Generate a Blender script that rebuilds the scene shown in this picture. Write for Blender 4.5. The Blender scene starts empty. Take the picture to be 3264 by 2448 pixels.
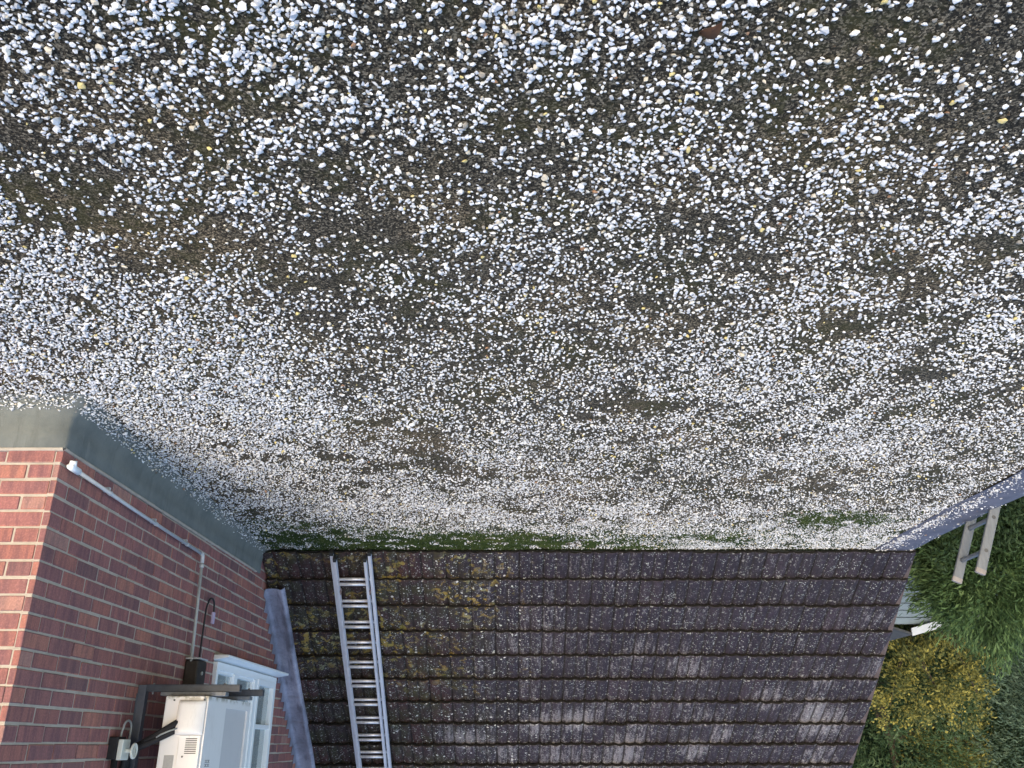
import bpy, math, random
import numpy as np
from mathutils import Vector, Matrix, noise as mnoise

random.seed(7)
RNG = np.random.default_rng(11)
SC = bpy.context.scene
COL = SC.collection
R = math.radians

# ------------------------------------------------------------------ camera
PITCH = R(22.8)
EYE = 1.5
cd = bpy.data.cameras.new('camera')
cam = bpy.data.objects.new('camera', cd)
COL.objects.link(cam)
c_, s_ = math.cos(PITCH), math.sin(PITCH)
# the photograph was taken with the phone held upside down
cam.matrix_world = Matrix(((-1, 0, 0, 0), (0, -s_, -c_, 0), (0, -c_, s_, EYE), (0, 0, 0, 1)))
cd.sensor_width = 36
cd.lens = 36 * 2734 / 3264
cd.clip_start = 0.05
cd.clip_end = 500
SC.camera = cam

# ------------------------------------------------------------------ sky, sun, exposure
SUN_EL, SUN_AZ = R(22), R(163)          # azimuth from +Y, clockwise: behind the camera and to its right
w = bpy.data.worlds.new('World')
SC.world = w
w.use_nodes = True
nt = w.node_tree
sky = nt.nodes.new('ShaderNodeTexSky')
sky.sky_type = 'NISHITA'
sky.sun_disc = False
sky.sun_elevation = SUN_EL
sky.sun_rotation = SUN_AZ
sky.air_density = 1.0
sky.dust_density = 1.0
sky.ozone_density = 1.0
bg = nt.nodes['Background']
bg.inputs[1].default_value = 0.15
nt.links.new(sky.outputs[0], bg.inputs[0])
sd = bpy.data.lights.new('sun', 'SUN')
sd.energy = 0.75
sd.angle = R(22)
sd.color = (1.0, 0.84, 0.63)
sun = bpy.data.objects.new('sun', sd)
COL.objects.link(sun)
sdir = Vector((math.sin(SUN_AZ) * math.cos(SUN_EL), math.cos(SUN_AZ) * math.cos(SUN_EL), math.sin(SUN_EL)))
sun.rotation_euler = (-sdir).to_track_quat('-Z', 'Y').to_euler()
SC.view_settings.view_transform = 'Standard'
SC.view_settings.look = 'None'
SC.view_settings.exposure = 1.42
SC.view_settings.gamma = 1.0

# ------------------------------------------------------------------ helpers
def tag(o, label=None, cat=None, group=None, kind=None):
    if label: o['label'] = label
    if cat: o['category'] = cat
    if group: o['group'] = group
    if kind: o['kind'] = kind
    return o

def empty(name, loc, label, cat, group=None):
    o = bpy.data.objects.new(name, None)
    o.empty_display_size = 0.1
    COL.objects.link(o)
    o.location = loc
    return tag(o, label, cat, group)

def link_mesh(name, me, mat, parent=None):
    o = bpy.data.objects.new(name, me)
    COL.objects.link(o)
    for m in (mat if isinstance(mat, (list, tuple)) else [mat]):
        me.materials.append(m)
    if parent:
        o.parent = parent
        o.matrix_parent_inverse = Matrix.Translation(-parent.location)
    return o

class MB:
    def __init__(self):
        self.v, self.f, self.mi = [], [], []
    def add(self, vs, fs, mi=0):
        b = len(self.v)
        self.v += [tuple(p) for p in vs]
        self.f += [tuple(b + i for i in f) for f in fs]
        self.mi += [mi] * len(fs)
        return self
    def box(self, x0, x1, y0, y1, z0, z1, mi=0):
        vs = [(x, y, z) for z in (z0, z1) for y in (y0, y1) for x in (x0, x1)]
        return self.add(vs, [(0, 2, 3, 1), (4, 5, 7, 6), (0, 1, 5, 4), (2, 6, 7, 3), (0, 4, 6, 2), (1, 3, 7, 5)], mi)
    def obox(self, o, ax, ay, az, x0, x1, y0, y1, z0, z1, mi=0):
        o, ax, ay, az = Vector(o), Vector(ax), Vector(ay), Vector(az)
        vs = [o + ax * x + ay * y + az * z for z in (z0, z1) for y in (y0, y1) for x in (x0, x1)]
        return self.add(vs, [(0, 2, 3, 1), (4, 5, 7, 6), (0, 1, 5, 4), (2, 6, 7, 3), (0, 4, 6, 2), (1, 3, 7, 5)], mi)
    def tube(self, pts, r, n=10, mi=0, caps=True):
        pts = [Vector(p) for p in pts]
        rs = r if isinstance(r, (list, tuple)) else [r] * len(pts)
        up = None
        rings = []
        for i, p in enumerate(pts):
            t = (pts[min(i + 1, len(pts) - 1)] - pts[max(i - 1, 0)]).normalized()
            if up is None:
                up = t.orthogonal().normalized()
            up = (up - t * up.dot(t)).normalized()
            q = t.cross(up)
            rings.append([p + (up * math.cos(2 * math.pi * k / n) + q * math.sin(2 * math.pi * k / n)) * rs[i] for k in range(n)])
        vs = [p for rg in rings for p in rg]
        fs = []
        for i in range(len(pts) - 1):
            for k in range(n):
                a, b = i * n + k, i * n + (k + 1) % n
                fs.append((a, b, b + n, a + n))
        if caps:
            fs.append(tuple(range(n - 1, -1, -1)))
            fs.append(tuple((len(pts) - 1) * n + k for k in range(n)))
        return self.add(vs, fs, mi)
    def build(self, name, mat, parent=None, smooth=False, bevel=0, seg=2):
        me = bpy.data.meshes.new(name)
        me.from_pydata(self.v, [], self.f)
        me.update()
        o = link_mesh(name, me, mat, parent)
        if len(o.data.materials) > 1:
            me.polygons.foreach_set('material_index', self.mi)
        if smooth:
            me.shade_smooth()
        if bevel:
            m = o.modifiers.new('bevel', 'BEVEL')
            m.width = bevel
            m.segments = seg
            m.limit_method = 'ANGLE'
            if smooth or True:
                me.shade_smooth()
                m.harden_normals = True
        return o

def np_mesh(name, V, F, mat, parent=None, smooth=False):
    """V (n,3), F (m,k): all faces k-gons"""
    me = bpy.data.meshes.new(name)
    k = F.shape[1]
    me.vertices.add(len(V))
    me.vertices.foreach_set('co', V.astype(np.float32).ravel())
    me.loops.add(F.size)
    me.loops.foreach_set('vertex_index', F.astype(np.int32).ravel())
    me.polygons.add(len(F))
    me.polygons.foreach_set('loop_start', np.arange(0, F.size, k, dtype=np.int32))
    me.polygons.foreach_set('loop_total', np.full(len(F), k, dtype=np.int32))
    me.polygons.foreach_set('use_smooth', np.full(len(F), smooth, dtype=bool))
    me.update(calc_edges=True)
    return link_mesh(name, me, mat, parent)

# ------------------------------------------------------------------ material helpers
class M:
    def __init__(self, name):
        self.m = bpy.data.materials.new(name)
        self.m.use_nodes = True
        self.t = self.m.node_tree
        self.b = self.t.nodes['Principled BSDF']
        self._c = None
    def n(self, typ, **kw):
        nd = self.t.nodes.new(typ)
        for k, v in kw.items():
            setattr(nd, k, v)
        return nd
    def l(self, a, b):
        self.t.links.new(a, b)
    def set(self, node, key, v):
        if hasattr(v, 'is_linked') or isinstance(v, bpy.types.NodeSocket):
            self.l(v, node.inputs[key])
        else:
            node.inputs[key].default_value = v
    def co(self, scale=None):
        if self._c is None:
            self._c = self.n('ShaderNodeTexCoord').outputs['Object']
        if scale is None:
            return self._c
        mp = self.n('ShaderNodeMapping')
        mp.inputs['Scale'].default_value = scale
        self.l(self._c, mp.inputs[0])
        return mp.outputs[0]
    def noise(self, scale, detail=3, rough=0.55, vec=None, dist=0.0):
        nd = self.n('ShaderNodeTexNoise')
        self.l(vec or self.co(), nd.inputs['Vector'])
        nd.inputs['Scale'].default_value = scale
        nd.inputs['Detail'].default_value = detail
        nd.inputs['Roughness'].default_value = rough
        nd.inputs['Distortion'].default_value = dist
        return nd.outputs['Fac']
    def vor(self, scale, feature='F1', out='Distance', vec=None, rnd=1.0):
        nd = self.n('ShaderNodeTexVoronoi', feature=feature)
        self.l(vec or self.co(), nd.inputs['Vector'])
        nd.inputs['Scale'].default_value = scale
        nd.inputs['Randomness'].default_value = rnd
        return nd.outputs[out]
    def ramp(self, fac, stops, interp='LINEAR'):
        nd = self.n('ShaderNodeValToRGB')
        cr = nd.color_ramp
        cr.interpolation = interp
        while len(cr.elements) < len(stops):
            cr.elements.new(0.5)
        for e, (p, c) in zip(cr.elements, stops):
            e.position = p
            e.color = (c, c, c, 1) if isinstance(c, (int, float)) else (*c, 1)
        self.l(fac, nd.inputs[0])
        return nd.outputs[0]
    def math(self, op, a, b=0.5, clamp=False):
        nd = self.n('ShaderNodeMath', operation=op)
        nd.use_clamp = clamp
        self.set(nd, 0, a)
        self.set(nd, 1, b)
        return nd.outputs[0]
    def sstep(self, v, lo, hi):
        nd = self.n('ShaderNodeMapRange', interpolation_type='SMOOTHSTEP')
        self.l(v, nd.inputs[0])
        nd.inputs[1].default_value = lo
        nd.inputs[2].default_value = hi
        return nd.outputs[0]
    def mix(self, fac, a, b, blend='MIX'):
        nd = self.n('ShaderNodeMix', data_type='RGBA', blend_type=blend)
        self.set(nd, 0, fac)
        for i, v in ((6, a), (7, b)):
            if isinstance(v, bpy.types.NodeSocket):
                self.l(v, nd.inputs[i])
            else:
                nd.inputs[i].default_value = (*v, 1) if len(v) == 3 else v
        return nd.outputs[2]
    def island(self):
        return self.n('ShaderNodeNewGeometry').outputs['Random Per Island']
    def xyz(self):
        nd = self.n('ShaderNodeSeparateXYZ')
        self.l(self.co(), nd.inputs[0])
        return nd.outputs
    def out(self, color, rough=0.8, metal=0.0, spec=0.4):
        self.set(self.b, 'Base Color', color if isinstance(color, bpy.types.NodeSocket) else (*color, 1))
        self.set(self.b, 'Roughness', rough)
        self.b.inputs['Metallic'].default_value = metal
        self.b.inputs['Specular IOR Level'].default_value = spec
        return self
    def bump(self, h, strength=0.5, dist=0.01):
        nd = self.n('ShaderNodeBump')
        nd.inputs['Strength'].default_value = strength
        nd.inputs['Distance'].default_value = dist
        self.l(h, nd.inputs['Height'])
        self.l(nd.outputs[0], self.b.inputs['Normal'])
        return self

def mottled(name, c0, c1, scale=6, rough=0.7, metal=0.0, spec=0.4, bump=0.0, bscale=60, detail=5):
    k = M(name)
    n1 = k.noise(scale, detail, 0.65)
    k.out(k.ramp(n1, [(0.3, c0), (0.7, c1)]), rough, metal, spec)
    if bump:
        k.bump(k.noise(bscale, 3), bump, 0.004)
    return k.m

# ------------------------------------------------------------------ materials
def mat_deck():
    k = M('mineral_felt')
    fine = k.noise(230, 2, 0.7)
    cell = k.vor(190, out='Color')
    sep = k.n('ShaderNodeSeparateColor'); k.l(cell, sep.inputs[0])
    gran = k.math('ADD', k.math('MULTIPLY', fine, 0.45), k.math('MULTIPLY', sep.outputs[0], 0.55))
    base = k.ramp(gran, [(0.24, (0.010, 0.008, 0.006)), (0.46, (0.029, 0.024, 0.016)), (0.62, (0.086, 0.072, 0.050)), (0.78, (0.244, 0.206, 0.150))])
    tone = k.noise(1.3, 4, 0.6)
    base = k.mix(k.sstep(tone, 0.47, 0.66), base, k.mix(1.0, base, (1.6, 1.45, 1.25), 'MULTIPLY'))
    m1 = k.noise(2.1, 6, 0.62)
    m2 = k.noise(23, 4, 0.7)
    moss = k.math('MULTIPLY', k.sstep(m1, 0.46, 0.62), k.sstep(m2, 0.38, 0.58))
    y = k.xyz()[1]
    far = k.sstep(y, 5.9, 6.95)
    edge = k.math('MULTIPLY', far, k.sstep(k.noise(1.7, 3), 0.36, 0.50))
    base = k.mix(k.math('MULTIPLY', moss, 0.65), base, (0.046, 0.043, 0.012))
    base = k.mix(k.math('MULTIPLY', edge, k.sstep(m2, 0.3, 0.5)), base, (0.028, 0.052, 0.012))
    k.out(base, 0.9, 0, 0.25)
    k.bump(gran, 0.8, 0.004)
    return k.m

def mat_chips():
    k = M('spar_chippings')
    r = k.island()
    c = k.ramp(r, [(0.0, (0.66, 0.66, 0.68)), (0.30, (0.55, 0.56, 0.59)), (0.50, (0.74, 0.73, 0.73)), (0.70, (0.43, 0.44, 0.47)),
                   (0.79, (0.68, 0.66, 0.61)), (0.90, (0.55, 0.49, 0.39)), (0.938, (0.27, 0.24, 0.20)),
                   (0.965, (0.58, 0.47, 0.19)), (0.977, (0.30, 0.16, 0.08)), (0.983, (0.12, 0.11, 0.09))], 'CONSTANT')
    n = k.noise(160, 3, 0.6)
    c = k.mix(k.math('MULTIPLY', k.sstep(n, 0.50, 0.72), 0.5), c, (0.40, 0.38, 0.34))
    k.out(c, 0.55, 0, 0.5)
    return k.m

def mat_brick():
    k = M('facing_brick')
    r = k.island()
    c = k.ramp(r, [(0.0, (0.261, 0.112, 0.099)), (0.14, (0.229, 0.104, 0.102)), (0.26, (0.300, 0.124, 0.103)), (0.40, (0.203, 0.099, 0.096)),
                   (0.50, (0.273, 0.117, 0.109)), (0.62, (0.237, 0.108, 0.102)), (0.72, (0.345, 0.149, 0.115)), (0.82, (0.256, 0.114, 0.107)),
                   (0.93, (0.182, 0.095, 0.093)), (0.975, (0.334, 0.179, 0.149))], 'CONSTANT')
    # vertical drag marks across each brick face
    v = k.noise(1.0, 4, 0.65, k.co((34, 34, 5)))
    c = k.mix(k.sstep(v, 0.36, 0.70), c, k.mix(1.0, c, (0.62, 0.68, 0.78), 'MULTIPLY'))
    g = k.noise(120, 4, 0.7)
    c = k.mix(k.sstep(g, 0.40, 0.8), c, k.mix(1.0, c, (1.55, 1.5, 1.5), 'MULTIPLY'))
    chalk = k.math('MULTIPLY', k.sstep(k.noise(7, 5, 0.7), 0.62, 0.8), k.sstep(k.noise(70, 3, 0.7), 0.45, 0.65))
    c = k.mix(k.math('MULTIPLY', chalk, 0.55), c, (0.42, 0.34, 0.31))
    k.out(c, 0.85, 0, 0.3)
    k.bump(k.noise(150, 4, 0.7), 0.35, 0.003)
    return k.m

LEFT_ = -3.36
def mat_tile():
    k = M('concrete_tile')
    x, y, z = k.xyz()
    r = k.island()
    grey = k.ramp(r, [(0.0, (0.015, 0.012, 0.019)), (0.3, (0.012, 0.010, 0.016)), (0.6, (0.017, 0.014, 0.021)), (0.8, (0.014, 0.012, 0.017)), (1.0, (0.021, 0.016, 0.023))])
    red = k.ramp(r, [(0.0, (0.028, 0.012, 0.013)), (0.35, (0.019, 0.013, 0.013)), (0.7, (0.034, 0.016, 0.016)), (1.0, (0.021, 0.015, 0.016))])
    nx = k.math('ADD', x, k.math('MULTIPLY', k.math('SUBTRACT', k.noise(1.8, 3), 0.5), 1.6))
    warm = k.sstep(nx, 0.15, 1.15)
    c = k.mix(warm, grey, red)
    # soft weathering inside each tile
    n = k.noise(26, 5, 0.7)
    c = k.mix(k.sstep(n, 0.42, 0.75), c, k.mix(1.0, c, (1.9, 1.85, 1.95), 'MULTIPLY'))
    fine = k.noise(120, 3, 0.7)
    c = k.mix(k.sstep(fine, 0.48, 0.62), c, k.mix(1.0, c, (1.5, 1.5, 1.5), 'MULTIPLY'))
    # olive algae near the wall side and the moss line
    alg = k.math('MULTIPLY', k.sstep(nx, -0.2, 0.8), k.sstep(k.noise(5, 5, 0.65), 0.42, 0.62))
    c = k.mix(k.math('MULTIPLY', alg, 0.7), c, (0.026, 0.029, 0.012))
    # pale crust over whole tiles here and there
    big = k.noise(1.25, 4, 0.6)
    patch = k.math('ADD', k.math('MULTIPLY', k.sstep(big, 0.46, 0.72), 0.40), k.math('MULTIPLY', k.sstep(k.math('FRACT', k.math('MULTIPLY', r, 7.31)), 0.70, 1.0), 0.30))
    up = k.sstep(z, 0.45, 1.7)
    for cx_, cy_, cz_, cr_ in [(-1.66, 8.21, 0.82, 0.16), (-1.14, 8.02, 0.68, 0.14), (-1.08, 9.13, 1.55, 0.17), (0.84, 8.39, 0.97, 0.15), (-3.32, 8.23, 0.84, 0.13), (-3.02, 8.79, 1.28, 0.18), (-3.15, 7.73, 0.46, 0.1), (-0.63, 8.74, 1.24, 0.12), (-2.4, 8.52, 1.07, 0.14), (-0.2, 8.82, 1.3, 0.12), (0.47, 8.97, 1.42, 0.14), (-1.78, 9.08, 1.51, 0.12)]:
        dv = k.n('ShaderNodeVectorMath', operation='DISTANCE')
        k.l(k.co(), dv.inputs[0]); dv.inputs[1].default_value = (cx_, cy_, cz_)
        patch = k.math('ADD', patch, k.math('MULTIPLY', k.sstep(k.math('MULTIPLY', dv.outputs['Value'], -1.0), -2.0 * cr_, -0.3 * cr_), 0.55))
    patch = k.math('MULTIPLY', patch, k.math('ADD', 0.5, k.math('MULTIPLY', up, 0.55)))
    patch = k.math('MULTIPLY', patch, k.math('SUBTRACT', 1.0, k.math('MULTIPLY', warm, 0.75)))
    crust_n = k.math('ADD', k.math('MULTIPLY', k.noise(60, 5, 0.75), 0.5), k.math('MULTIPLY', k.noise(1.0, 4, 0.7, k.co((44, 8, 8))), 0.5))
    crust = k.sstep(k.math('ADD', crust_n, k.math('MULTIPLY', patch, 0.24)), 0.545, 0.67)
    c = k.mix(k.math('MULTIPLY', crust, 0.85), c, k.ramp(k.noise(70, 3, 0.7), [(0.35, (0.105, 0.098, 0.112)), (0.65, (0.23, 0.22, 0.24))]))
    # grime and painted-in shade along the troughs of the tiles
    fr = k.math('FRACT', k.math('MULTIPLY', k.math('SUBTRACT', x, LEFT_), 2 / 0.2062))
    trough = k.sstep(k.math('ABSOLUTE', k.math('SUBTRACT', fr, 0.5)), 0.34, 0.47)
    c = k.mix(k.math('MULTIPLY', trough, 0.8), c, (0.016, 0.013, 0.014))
    # round pale lichen spots of uneven size
    def spots(scale, lo, hi, dens, seedoff):
        mp = k.n('ShaderNodeMapping'); mp.inputs['Location'].default_value = seedoff
        k.l(k.co(), mp.inputs[0])
        warp = k.n('ShaderNodeMix', data_type='VECTOR')
        vd = k.n('ShaderNodeTexVoronoi'); k.l(mp.outputs[0], vd.inputs['Vector']); vd.inputs['Scale'].default_value = scale
        sp = k.n('ShaderNodeSeparateColor'); k.l(vd.outputs['Color'], sp.inputs[0])
        size = k.math('MULTIPLY', k.math('SUBTRACT', sp.outputs[0], 1 - dens, True), 1.0 / dens)
        d = k.math('ADD', vd.outputs['Distance'], k.math('MULTIPLY', k.math('SUBTRACT', k.noise(scale * 3.2, 3), 0.5), 0.35))
        nd = k.math('SUBTRACT', k.math('MULTIPLY', size, hi), d)
        return k.sstep(nd, lo, lo + 0.08), sp.outputs[1]
    m, h = spots(70, 0.02, 0.50, 0.62, (0, 0, 0))
    lo = k.sstep(k.noise(2.3, 3, 0.6, None), 0.36, 0.62)
    lo = k.math('MAXIMUM', lo, k.math('MULTIPLY', k.sstep(x, -0.5, 0.0), k.math('SUBTRACT', 1.0, k.sstep(x, 0.8, 1.2))))
    m = k.math('MULTIPLY', m, k.math('ADD', 0.35, k.math('MULTIPLY', lo, 0.65)))
    c = k.mix(m, c, k.ramp(h, [(0.0, (0.17, 0.20, 0.20)), (0.5, (0.34, 0.36, 0.35)), (1.0, (0.19, 0.17, 0.19))]))
    m, h = spots(30, 0.02, 0.44, 0.30, (3.1, 1.7, 0.4))
    belt = k.math('MULTIPLY', k.sstep(x, -0.6, 0.1), k.math('SUBTRACT', 1.0, k.sstep(x, 1.0, 1.6)))
    m = k.math('MULTIPLY', m, k.math('ADD', 0.30, k.math('MULTIPLY', belt, 0.7)))
    c = k.mix(k.math('MULTIPLY', m, 0.9), c, k.ramp(h, [(0.0, (0.42, 0.46, 0.43)), (1.0, (0.52, 0.50, 0.50))]))
    # yellow and orange lichen on the wall side
    zone = k.math('MULTIPLY', k.sstep(k.math('ADD', x, k.math('MULTIPLY', k.math('SUBTRACT', k.noise(6, 4, 0.7), 0.5), 2.0)), -0.2, 0.6), k.sstep(k.noise(2.2, 4, 0.6), 0.42, 0.60))
    yel = k.math('MULTIPLY', zone, k.sstep(k.noise(17, 4, 0.6), 0.53, 0.60))
    zlow = k.math('SUBTRACT', 1.0, k.sstep(z, 0.7, 1.3))
    yel = k.math('MULTIPLY', yel, zlow)
    c = k.mix(k.math('MULTIPLY', yel, 0.85), c, k.ramp(k.noise(9, 2), [(0.35, (0.19, 0.175, 0.045)), (0.52, (0.25, 0.165, 0.035)), (0.66, (0.26, 0.27, 0.15))]))
    k.out(c, 0.85, 0, 0.3)
    k.bump(k.noise(140, 4, 0.7), 0.5, 0.003)
    return k.m

def mat_lead():
    k = M('weathered_lead')
    n = k.noise(3.4, 6, 0.7)
    s = k.noise(1.0, 4, 0.6, k.co((16, 3, 3)))
    c = k.ramp(n, [(0.30, (0.14, 0.145, 0.19)), (0.52, (0.27, 0.28, 0.36)), (0.74, (0.43, 0.44, 0.55))])
    c = k.mix(k.math('MULTIPLY', k.sstep(s, 0.5, 0.7), 0.55), c, (0.075, 0.075, 0.10))
    spk = k.noise(65, 4, 0.75)
    c = k.mix(k.math('MULTIPLY', k.sstep(spk, 0.55, 0.72), 0.6), c, (0.065, 0.06, 0.085))
    k.out(c, 0.55, 0.25, 0.5)
    k.bump(k.noise(28, 4, 0.6), 0.35, 0.006)
    return k.m

def mat_foliage(name, stops, trans=0.25, clump=3.2):
    k = M(name)
    r = k.island()
    n = k.ramp(k.noise(clump, 4, 0.65), [(0.30, 0.0), (0.70, 1.0)])
    f = k.math('ADD', k.math('MULTIPLY', r, 0.40), k.math('MULTIPLY', n, 0.60))
    c = k.ramp(f, stops)
    k.out(c, 0.65, 0, 0.25)
    k.b.inputs['Subsurface Weight'].default_value = 0.0
    tr = k.n('ShaderNodeBsdfTranslucent')
    k.l(c, tr.inputs[0])
    mx = k.n('ShaderNodeMixShader')
    mx.inputs[0].default_value = trans
    k.l(k.b.outputs[0], mx.inputs[1])
    k.l(tr.outputs[0], mx.inputs[2])
    k.l(mx.outputs[0], k.t.nodes['Material Output'].inputs[0])
    return k.m

def mat_painted(name, c, dirt, rough=0.45, scale=9, amount=0.35):
    k = M(name)
    n = k.noise(scale, 6, 0.7)
    cc = k.mix(k.math('MULTIPLY', k.sstep(n, 0.48, 0.75), amount), c, dirt)
    k.out(cc, rough, 0, 0.5)
    return k.m

def mat_aluminium(name, c0, c1, metal=0.85, rough=0.42):
    k = M(name)
    n = k.noise(1.0, 5, 0.65, k.co((60, 9, 9)))
    c = k.ramp(n, [(0.3, c0), (0.65, c1)])
    n2 = k.noise(30, 4, 0.7)
    c = k.mix(k.math('MULTIPLY', k.sstep(n2, 0.58, 0.75), 0.35), c, (0.22, 0.21, 0.21))
    k.out(c, k.ramp(k.noise(14, 3), [(0.3, rough - 0.1), (0.7, rough + 0.15)]), metal, 0.5)
    return k.m

def mat_casing():
    k = M('cream_enamel')
    n = k.noise(5, 5, 0.65)
    c = k.mix(k.math('MULTIPLY', k.sstep(n, 0.5, 0.75), 0.35), (0.74, 0.73, 0.73), (0.60, 0.58, 0.57))
    stk = k.noise(1.0, 5, 0.7, k.co((42, 42, 4)))
    c = k.mix(k.math('MULTIPLY', k.sstep(stk, 0.56, 0.76), 0.35), c, (0.36, 0.33, 0.29))
    z = k.xyz()[2]
    low = k.math('SUBTRACT', 1.0, k.sstep(z, 1.255, 1.285))
    alg = k.math('MULTIPLY', low, k.sstep(k.noise(14, 4, 0.7), 0.40, 0.6))
    c = k.mix(k.math('MULTIPLY', alg, 0.75), c, (0.15, 0.135, 0.06))
    k.out(c, 0.42, 0, 0.5)
    return k.m

def mat_grille():
    k = M('grey_grille_enamel')
    z = k.xyz()[2]
    n = k.noise(22, 4, 0.7)
    low = k.math('SUBTRACT', 1.0, k.sstep(k.math('ADD', z, k.math('MULTIPLY', n, 0.03)), 1.298, 1.320))
    c = k.mix(k.math('MULTIPLY', k.sstep(k.noise(8, 5, 0.7), 0.45, 0.7), 0.3), (0.54, 0.53, 0.54), (0.43, 0.43, 0.45))
    c = k.mix(k.math('MULTIPLY', low, 0.8), c, (0.13, 0.12, 0.035))
    k.out(c, 0.5, 0, 0.4)
    return k.m

def mat_glass():
    k = M('window_glass')
    k.out((0.86, 0.93, 0.93), 0.03, 0, 0.5)
    k.b.inputs['Transmission Weight'].default_value = 0.75
    k.b.inputs['IOR'].default_value = 1.45
    return k.m

DECK = mat_deck()
CHIPS = mat_chips()
BRICK = mat_brick()
MORTAR = mottled('lime_mortar', (0.340, 0.299, 0.253), (0.460, 0.409, 0.350), 14, 0.9, bump=0.8, bscale=200)
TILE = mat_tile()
TILEEND = mottled('grimy_shaded_tile_end', (0.006, 0.006, 0.006), (0.016, 0.014, 0.013), 30, 0.95, bump=0.5, bscale=120)  # near-black colour paints in the shade under each course, besides grime
LEAD = mat_lead()
def mat_felt():
    k = M('grey_felt_flashing')
    n = k.noise(5, 5, 0.7)
    c = k.ramp(n, [(0.3, (0.112, 0.122, 0.116)), (0.7, (0.172, 0.180, 0.165))])
    run = k.math('MULTIPLY', k.sstep(k.noise(1.0, 5, 0.7, k.co((17, 17, 2))), 0.52, 0.70), 0.40)
    c = k.mix(run, c, (0.075, 0.080, 0.070))
    pale = k.math('MULTIPLY', k.sstep(k.noise(1.0, 4, 0.7, k.co((9, 9, 3))), 0.60, 0.74), 0.35)
    c = k.mix(pale, c, (0.26, 0.26, 0.24))
    k.out(c, 0.85, 0, 0.3)
    k.bump(k.noise(200, 3), 0.4, 0.004)
    return k.m
FELT = mat_felt()
EDGE = mottled('edge_felt', (0.070, 0.072, 0.102), (0.139, 0.139, 0.180), 7, 0.75, bump=0.3, bscale=160)
ALU = mat_aluminium('bright_aluminium', (0.58, 0.58, 0.62), (0.74, 0.74, 0.78), 0.55)
ALUDULL = mat_aluminium('dull_aluminium', (0.112, 0.122, 0.138), (0.165, 0.178, 0.195), 0.1, 0.6)
RUBBER = mottled('black_rubber', (0.010, 0.011, 0.012), (0.025, 0.027, 0.028), 20, 0.7)
FOAM = mottled('black_pipe_foam', (0.008, 0.008, 0.010), (0.018, 0.018, 0.022), 30, 0.75)
UPVC = mat_painted('white_upvc', (0.86, 0.89, 0.91), (0.72, 0.73, 0.72), 0.35, 6, 0.25)
PIPE = mat_painted('white_plastic_pipe', (0.46, 0.48, 0.50), (0.28, 0.29, 0.29), 0.4, 12, 0.5)
PIPEDULL = mat_painted('dull_plastic_pipe', (0.33, 0.35, 0.35), (0.18, 0.19, 0.18), 0.5, 20, 0.5)
CASE = mat_casing()
GRILLE = mat_grille()
SLIT = mottled('vent_slit_dark', (0.05, 0.05, 0.05), (0.09, 0.09, 0.09), 20, 0.8)
STEEL = mottled('grey_painted_steel', (0.060, 0.070, 0.092), (0.110, 0.122, 0.150), 14, 0.5, 0.3, 0.5)
ARMSTEEL = mottled('dark_weathered_steel', (0.024, 0.030, 0.042), (0.052, 0.062, 0.080), 18, 0.55, 0.2, 0.5)
DARKBOX = mottled('dark_brown_plastic', (0.012, 0.010, 0.009), (0.035, 0.028, 0.025), 25, 0.6)
SWITCH = mat_painted('pale_grey_plastic', (0.62, 0.66, 0.62), (0.36, 0.36, 0.30), 0.4, 25, 0.4)
LABELGREY = mottled('faded_label', (0.33, 0.33, 0.33), (0.40, 0.40, 0.39), 60, 0.6)
PRINTGREY = mottled('grey_print', (0.24, 0.25, 0.27), (0.31, 0.32, 0.34), 60, 0.5)
PRINTRED = mottled('red_print', (0.42, 0.03, 0.05), (0.52, 0.05, 0.07), 60, 0.5)
TAG = mottled('lilac_tag', (0.38, 0.32, 0.50), (0.50, 0.44, 0.60), 30, 0.5)
GLASS = mat_glass()
CURTAIN = mottled('net_curtain', (0.34, 0.41, 0.42), (0.50, 0.56, 0.57), 4, 0.9)
ROOM = mottled('room_wall', (0.10, 0.10, 0.10), (0.14, 0.14, 0.13), 3, 0.9)
BARK = mottled('bark', (0.035, 0.024, 0.016), (0.085, 0.062, 0.045), 9, 0.9, bump=0.7, bscale=30)
LAWN = mottled('lawn_grass', (0.018, 0.030, 0.010), (0.045, 0.065, 0.020), 3, 0.95, bump=0.5, bscale=80)
BOARDS = mat_painted('blue_grey_boards', (0.22, 0.29, 0.35), (0.15, 0.20, 0.25), 0.6, 6, 0.6)
TRIM = mat_painted('pale_trim', (0.62, 0.66, 0.70), (0.45, 0.47, 0.48), 0.5, 10, 0.4)
SHEDFELT = mottled('shed_felt', (0.05, 0.055, 0.06), (0.09, 0.095, 0.10), 8, 0.9, bump=0.4)
MOSS = mat_foliage('moss', [(0.2, (0.018, 0.036, 0.010)), (0.6, (0.040, 0.066, 0.018)), (0.9, (0.080, 0.098, 0.030))], 0.1)
DEADLEAF = mottled('dead_leaf', (0.07, 0.030, 0.014), (0.13, 0.055, 0.022), 40, 0.7)

# ------------------------------------------------------------------ layout constants
GROUND = -2.75
WX = 2.10                    # house flank wall (brick faces)
CY = 3.82                    # house corner
EAVE_Y = 7.15                # foot of the tiled slope
SLOPE = R(38)
TANS = math.tan(SLOPE)
LEFT = -3.36                 # flat roof edge and roof verge
DY, DZ = math.cos(SLOPE), math.sin(SLOPE)
def on_slope(x, s, n=0.0):   # s up the slope, n off the slope
    return (x, EAVE_Y + s * DY - n * DZ, s * DZ + n * DY)

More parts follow.
